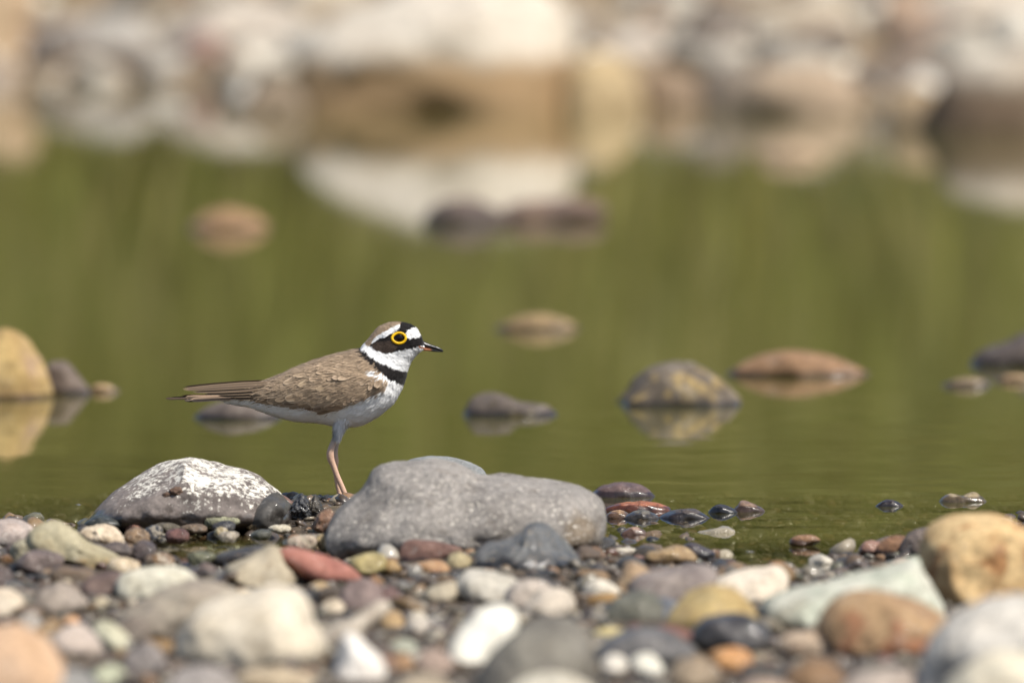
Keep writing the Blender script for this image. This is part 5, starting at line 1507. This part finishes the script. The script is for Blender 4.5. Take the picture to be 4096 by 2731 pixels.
# fine layer everywhere near the frame, coarser layer on top
XY = np.stack([npr.uniform(-.62, .62, 30000), npr.uniform(-1.75, .3, 30000)], 1)
GZ = ground_z(XY[:, 0], XY[:, 1])
RR = npr.choice([.0013, .0017, .0022, .003, .0038, .0046], 30000)
HID = hides(XY[:, 0], XY[:, 1], GZ + RR, RR)
for (x, y), gz, r, hd_ in zip(XY, GZ, RR, HID):
    if gz < -.022 or hd_: continue
    near_view = abs(x) < .34
    if not near_view and rs.random() < .6: continue
    pts.append((x, y, gz + r * rs.uniform(-.1, .4), r, r > .0034 and near_view))
XY = np.stack([npr.uniform(-.62, .62, 2600), npr.uniform(-1.75, .1, 2600)], 1)
GZ = ground_z(XY[:, 0], XY[:, 1])
RR = npr.uniform(.005, .009, 2600)
HID = hides(XY[:, 0], XY[:, 1], GZ + RR, RR)
for (x, y), gz, r, hd_ in zip(XY, GZ, RR, HID):
    if gz < -.010 or hd_: continue
    if hit_stone(x, y, 0, .9) or not free(x, y, r * .8): continue
    pts.append((x, y, gz + r * rs.uniform(.0, .35), r, True))
gravel_mass('gravel', 'wet mixed gravel filling the gaps between the stones of the near bank', pts, 2, 3)

# ================================================================== far bank gravel and greenery
pts = []
for _ in range(1100):
    x = rs.uniform(-2.6, 2.6)
    y = float(far_shore(x)) + rs.uniform(-.1, 2.2)
    gz = float(ground_z(np.array([x]), np.array([y]))[0])
    if gz < -.05: continue
    r = rs.choice([.018, .025, .03, .04, .055])
    pts.append((x, y, gz + r * .2, r, True))
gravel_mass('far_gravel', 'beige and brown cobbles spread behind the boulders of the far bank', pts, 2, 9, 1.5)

t = NT('leaf_green')
ca_ = t.n('Attribute'); ca_.attribute_name = 'Col'
b_ = t.principled(ca_.outputs['Color'], .6, None, .3)
tl_ = t.n('BsdfTranslucent'); t.set(tl_.inputs['Color'], ca_.outputs['Color'])
mx = t.n('MixShader'); mx.inputs[0].default_value = .42
t.t.links.new(b_.outputs[0], mx.inputs[1]); t.t.links.new(tl_.outputs[0], mx.inputs[2]); t.t.links.new(mx.outputs[0], t.out.inputs[0])
LEAF = t.m
t = NT('bark')
co = t.n('TexCoord').outputs['Object']
nz = t.noise(co, 30, 5, .6).outputs[0]
t.principled(t.mix(nz, lin((70, 58, 44)), lin((110, 96, 76))), .9, t.bump(nz, .6, .01), .2)
BARK = t.m

def leaves(name, cen, rad, n, size, cols, seed, blade=False):
    g = np.random.default_rng(seed)
    if blade:
        base = cen
        n = len(base)
        d = np.stack([g.normal(0, .35, n), g.normal(0, .35, n), np.ones(n)], 1)
        L_ = size * g.uniform(.5, 1.2, n)
        w = g.uniform(.004, .009, n)
    else:
        dirs = g.normal(0, 1, (n, 3)); dirs /= np.linalg.norm(dirs, axis=1)[:, None]
        rr_ = g.uniform(.35, 1, n) ** .5
        lump = 1 + .35 * fbm(dirs * 2.2 + seed, 3, seed)
        base = cen + dirs * rad * (rr_ * lump)[:, None]
        d = dirs + g.normal(0, .7, (n, 3)) + [0, 0, -.1]
        L_ = size * g.uniform(.6, 1.3, n)
        w = L_ * .28
    d /= np.linalg.norm(d, axis=1)[:, None]
    s = np.cross(d, g.normal(0, 1, (n, 3))); s /= np.linalg.norm(s, axis=1)[:, None]
    q_ = np.stack([base, base + d * (L_ * .5)[:, None] + s * w[:, None], base + d * L_[:, None], base + d * (L_ * .5)[:, None] - s * w[:, None]], 1).reshape(-1, 3)
    f = np.arange(n * 4).reshape(-1, 4)
    m_ = mesh_np(name, q_, f, False)
    cl = np.array([lin(c, .9) for c in cols])[g.integers(0, len(cols), n)] * g.uniform(.75, 1.25, (n, 1))
    vcol(m_, np.repeat(np.clip(cl, 0, 1), 4, 0))
    return m_
g = np.random.default_rng(4)
gx, gy = g.uniform(-3.2, 3.2, 26000), 8.3 + 9 * g.random(26000) ** 1.3
gzv = ground_z(gx, gy)
clump = vnoise(np.stack([gx * 1.1, gy * .8, 0 * gx], 1), 61)
kp = g.random(26000) < .55 + .45 * clump
base = np.stack([gx, gy, gzv - .01], 1)[kp]
grass = link('grass', leaves('grass', base, None, 0, .34, [(142, 144, 70), (156, 152, 84), (128, 134, 62), (166, 158, 98)], 8, True), LEAF)
tag(grass, 'long olive grass on the slope behind the far bank', 'grass', kind='stuff')
SH = [(-2.6, 11.5, .9, 0), (-1.1, 13.0, 1.1, 1), (.5, 12.2, .9, 2), (1.9, 13.4, 1.2, 0), (3.2, 12.0, 1.0, 1), (-3.8, 14.5, 1.5, 2), (-.3, 16.2, 1.6, 0), (2.6, 17.0, 1.7, 2), (-2.2, 17.5, 1.7, 1), (5.2, 15.5, 1.7, 1), (-6, 17, 1.9, 0)]
SC = [[(130, 136, 64), (114, 122, 54), (146, 148, 76)], [(114, 118, 60), (102, 108, 54), (128, 130, 70)], [(138, 150, 64), (122, 138, 54), (152, 158, 78)]]
SL = ['low olive willow bush behind the blue grey boulder', 'dark leafy bush behind the long pale grey boulder', 'bright green bush behind the great white boulder', 'olive bush behind the cream humped boulder',
      'dark bush behind the broad pinkish white boulder', 'tall bright green bush up the slope beyond the ochre boulder', 'tall olive bush up the slope beyond the great white boulder', 'tall bright green bush up the slope beyond the tan flat boulder',
      'tall dark bush up the slope beyond the blue grey boulder', 'big dark bush far along the slope past the pale capped boulder', 'biggest olive bush far along the slope past the ochre boulder']
for k, (x, y, r, c) in enumerate(SH):
    gz = float(ground_z(np.array([x]), np.array([y]))[0])
    root = bpy.data.objects.new('bush', None); COL.objects.link(root); root.location = (x, y, gz)
    tag(root, SL[k], 'bush', 'bushes on the far slope', 'thing')
    link('crown', leaves('crown', np.array([0, 0, r * .8]), np.array([r, r * .8, r * .75]), 3600, .10, SC[c], 60 + k), LEAF, root)
    vv, ff = [], []
    for q2 in range(5):
        a = q2 * 1.3 + k
        pth = [(0, 0, -.05, .035, 1), (.12 * math.cos(a), .12 * math.sin(a), r * .4, .025, 1), (.4 * r * math.cos(a), .4 * r * math.sin(a), r * .95, .012, 1), (.55 * r * math.cos(a), .55 * r * math.sin(a), r * 1.25, .004, 1)]
        v2, f2 = tube(pth, 8, 14)
        ff += [tuple(i_ + len(vv) for i_ in dict.fromkeys(f_)) for f_ in f2]
        vv += [tuple(v_) for v_ in v2]
    m_ = bpy.data.meshes.new('trunk'); m_.from_pydata(vv, [], ff)
    link('trunk', m_, BARK, root)
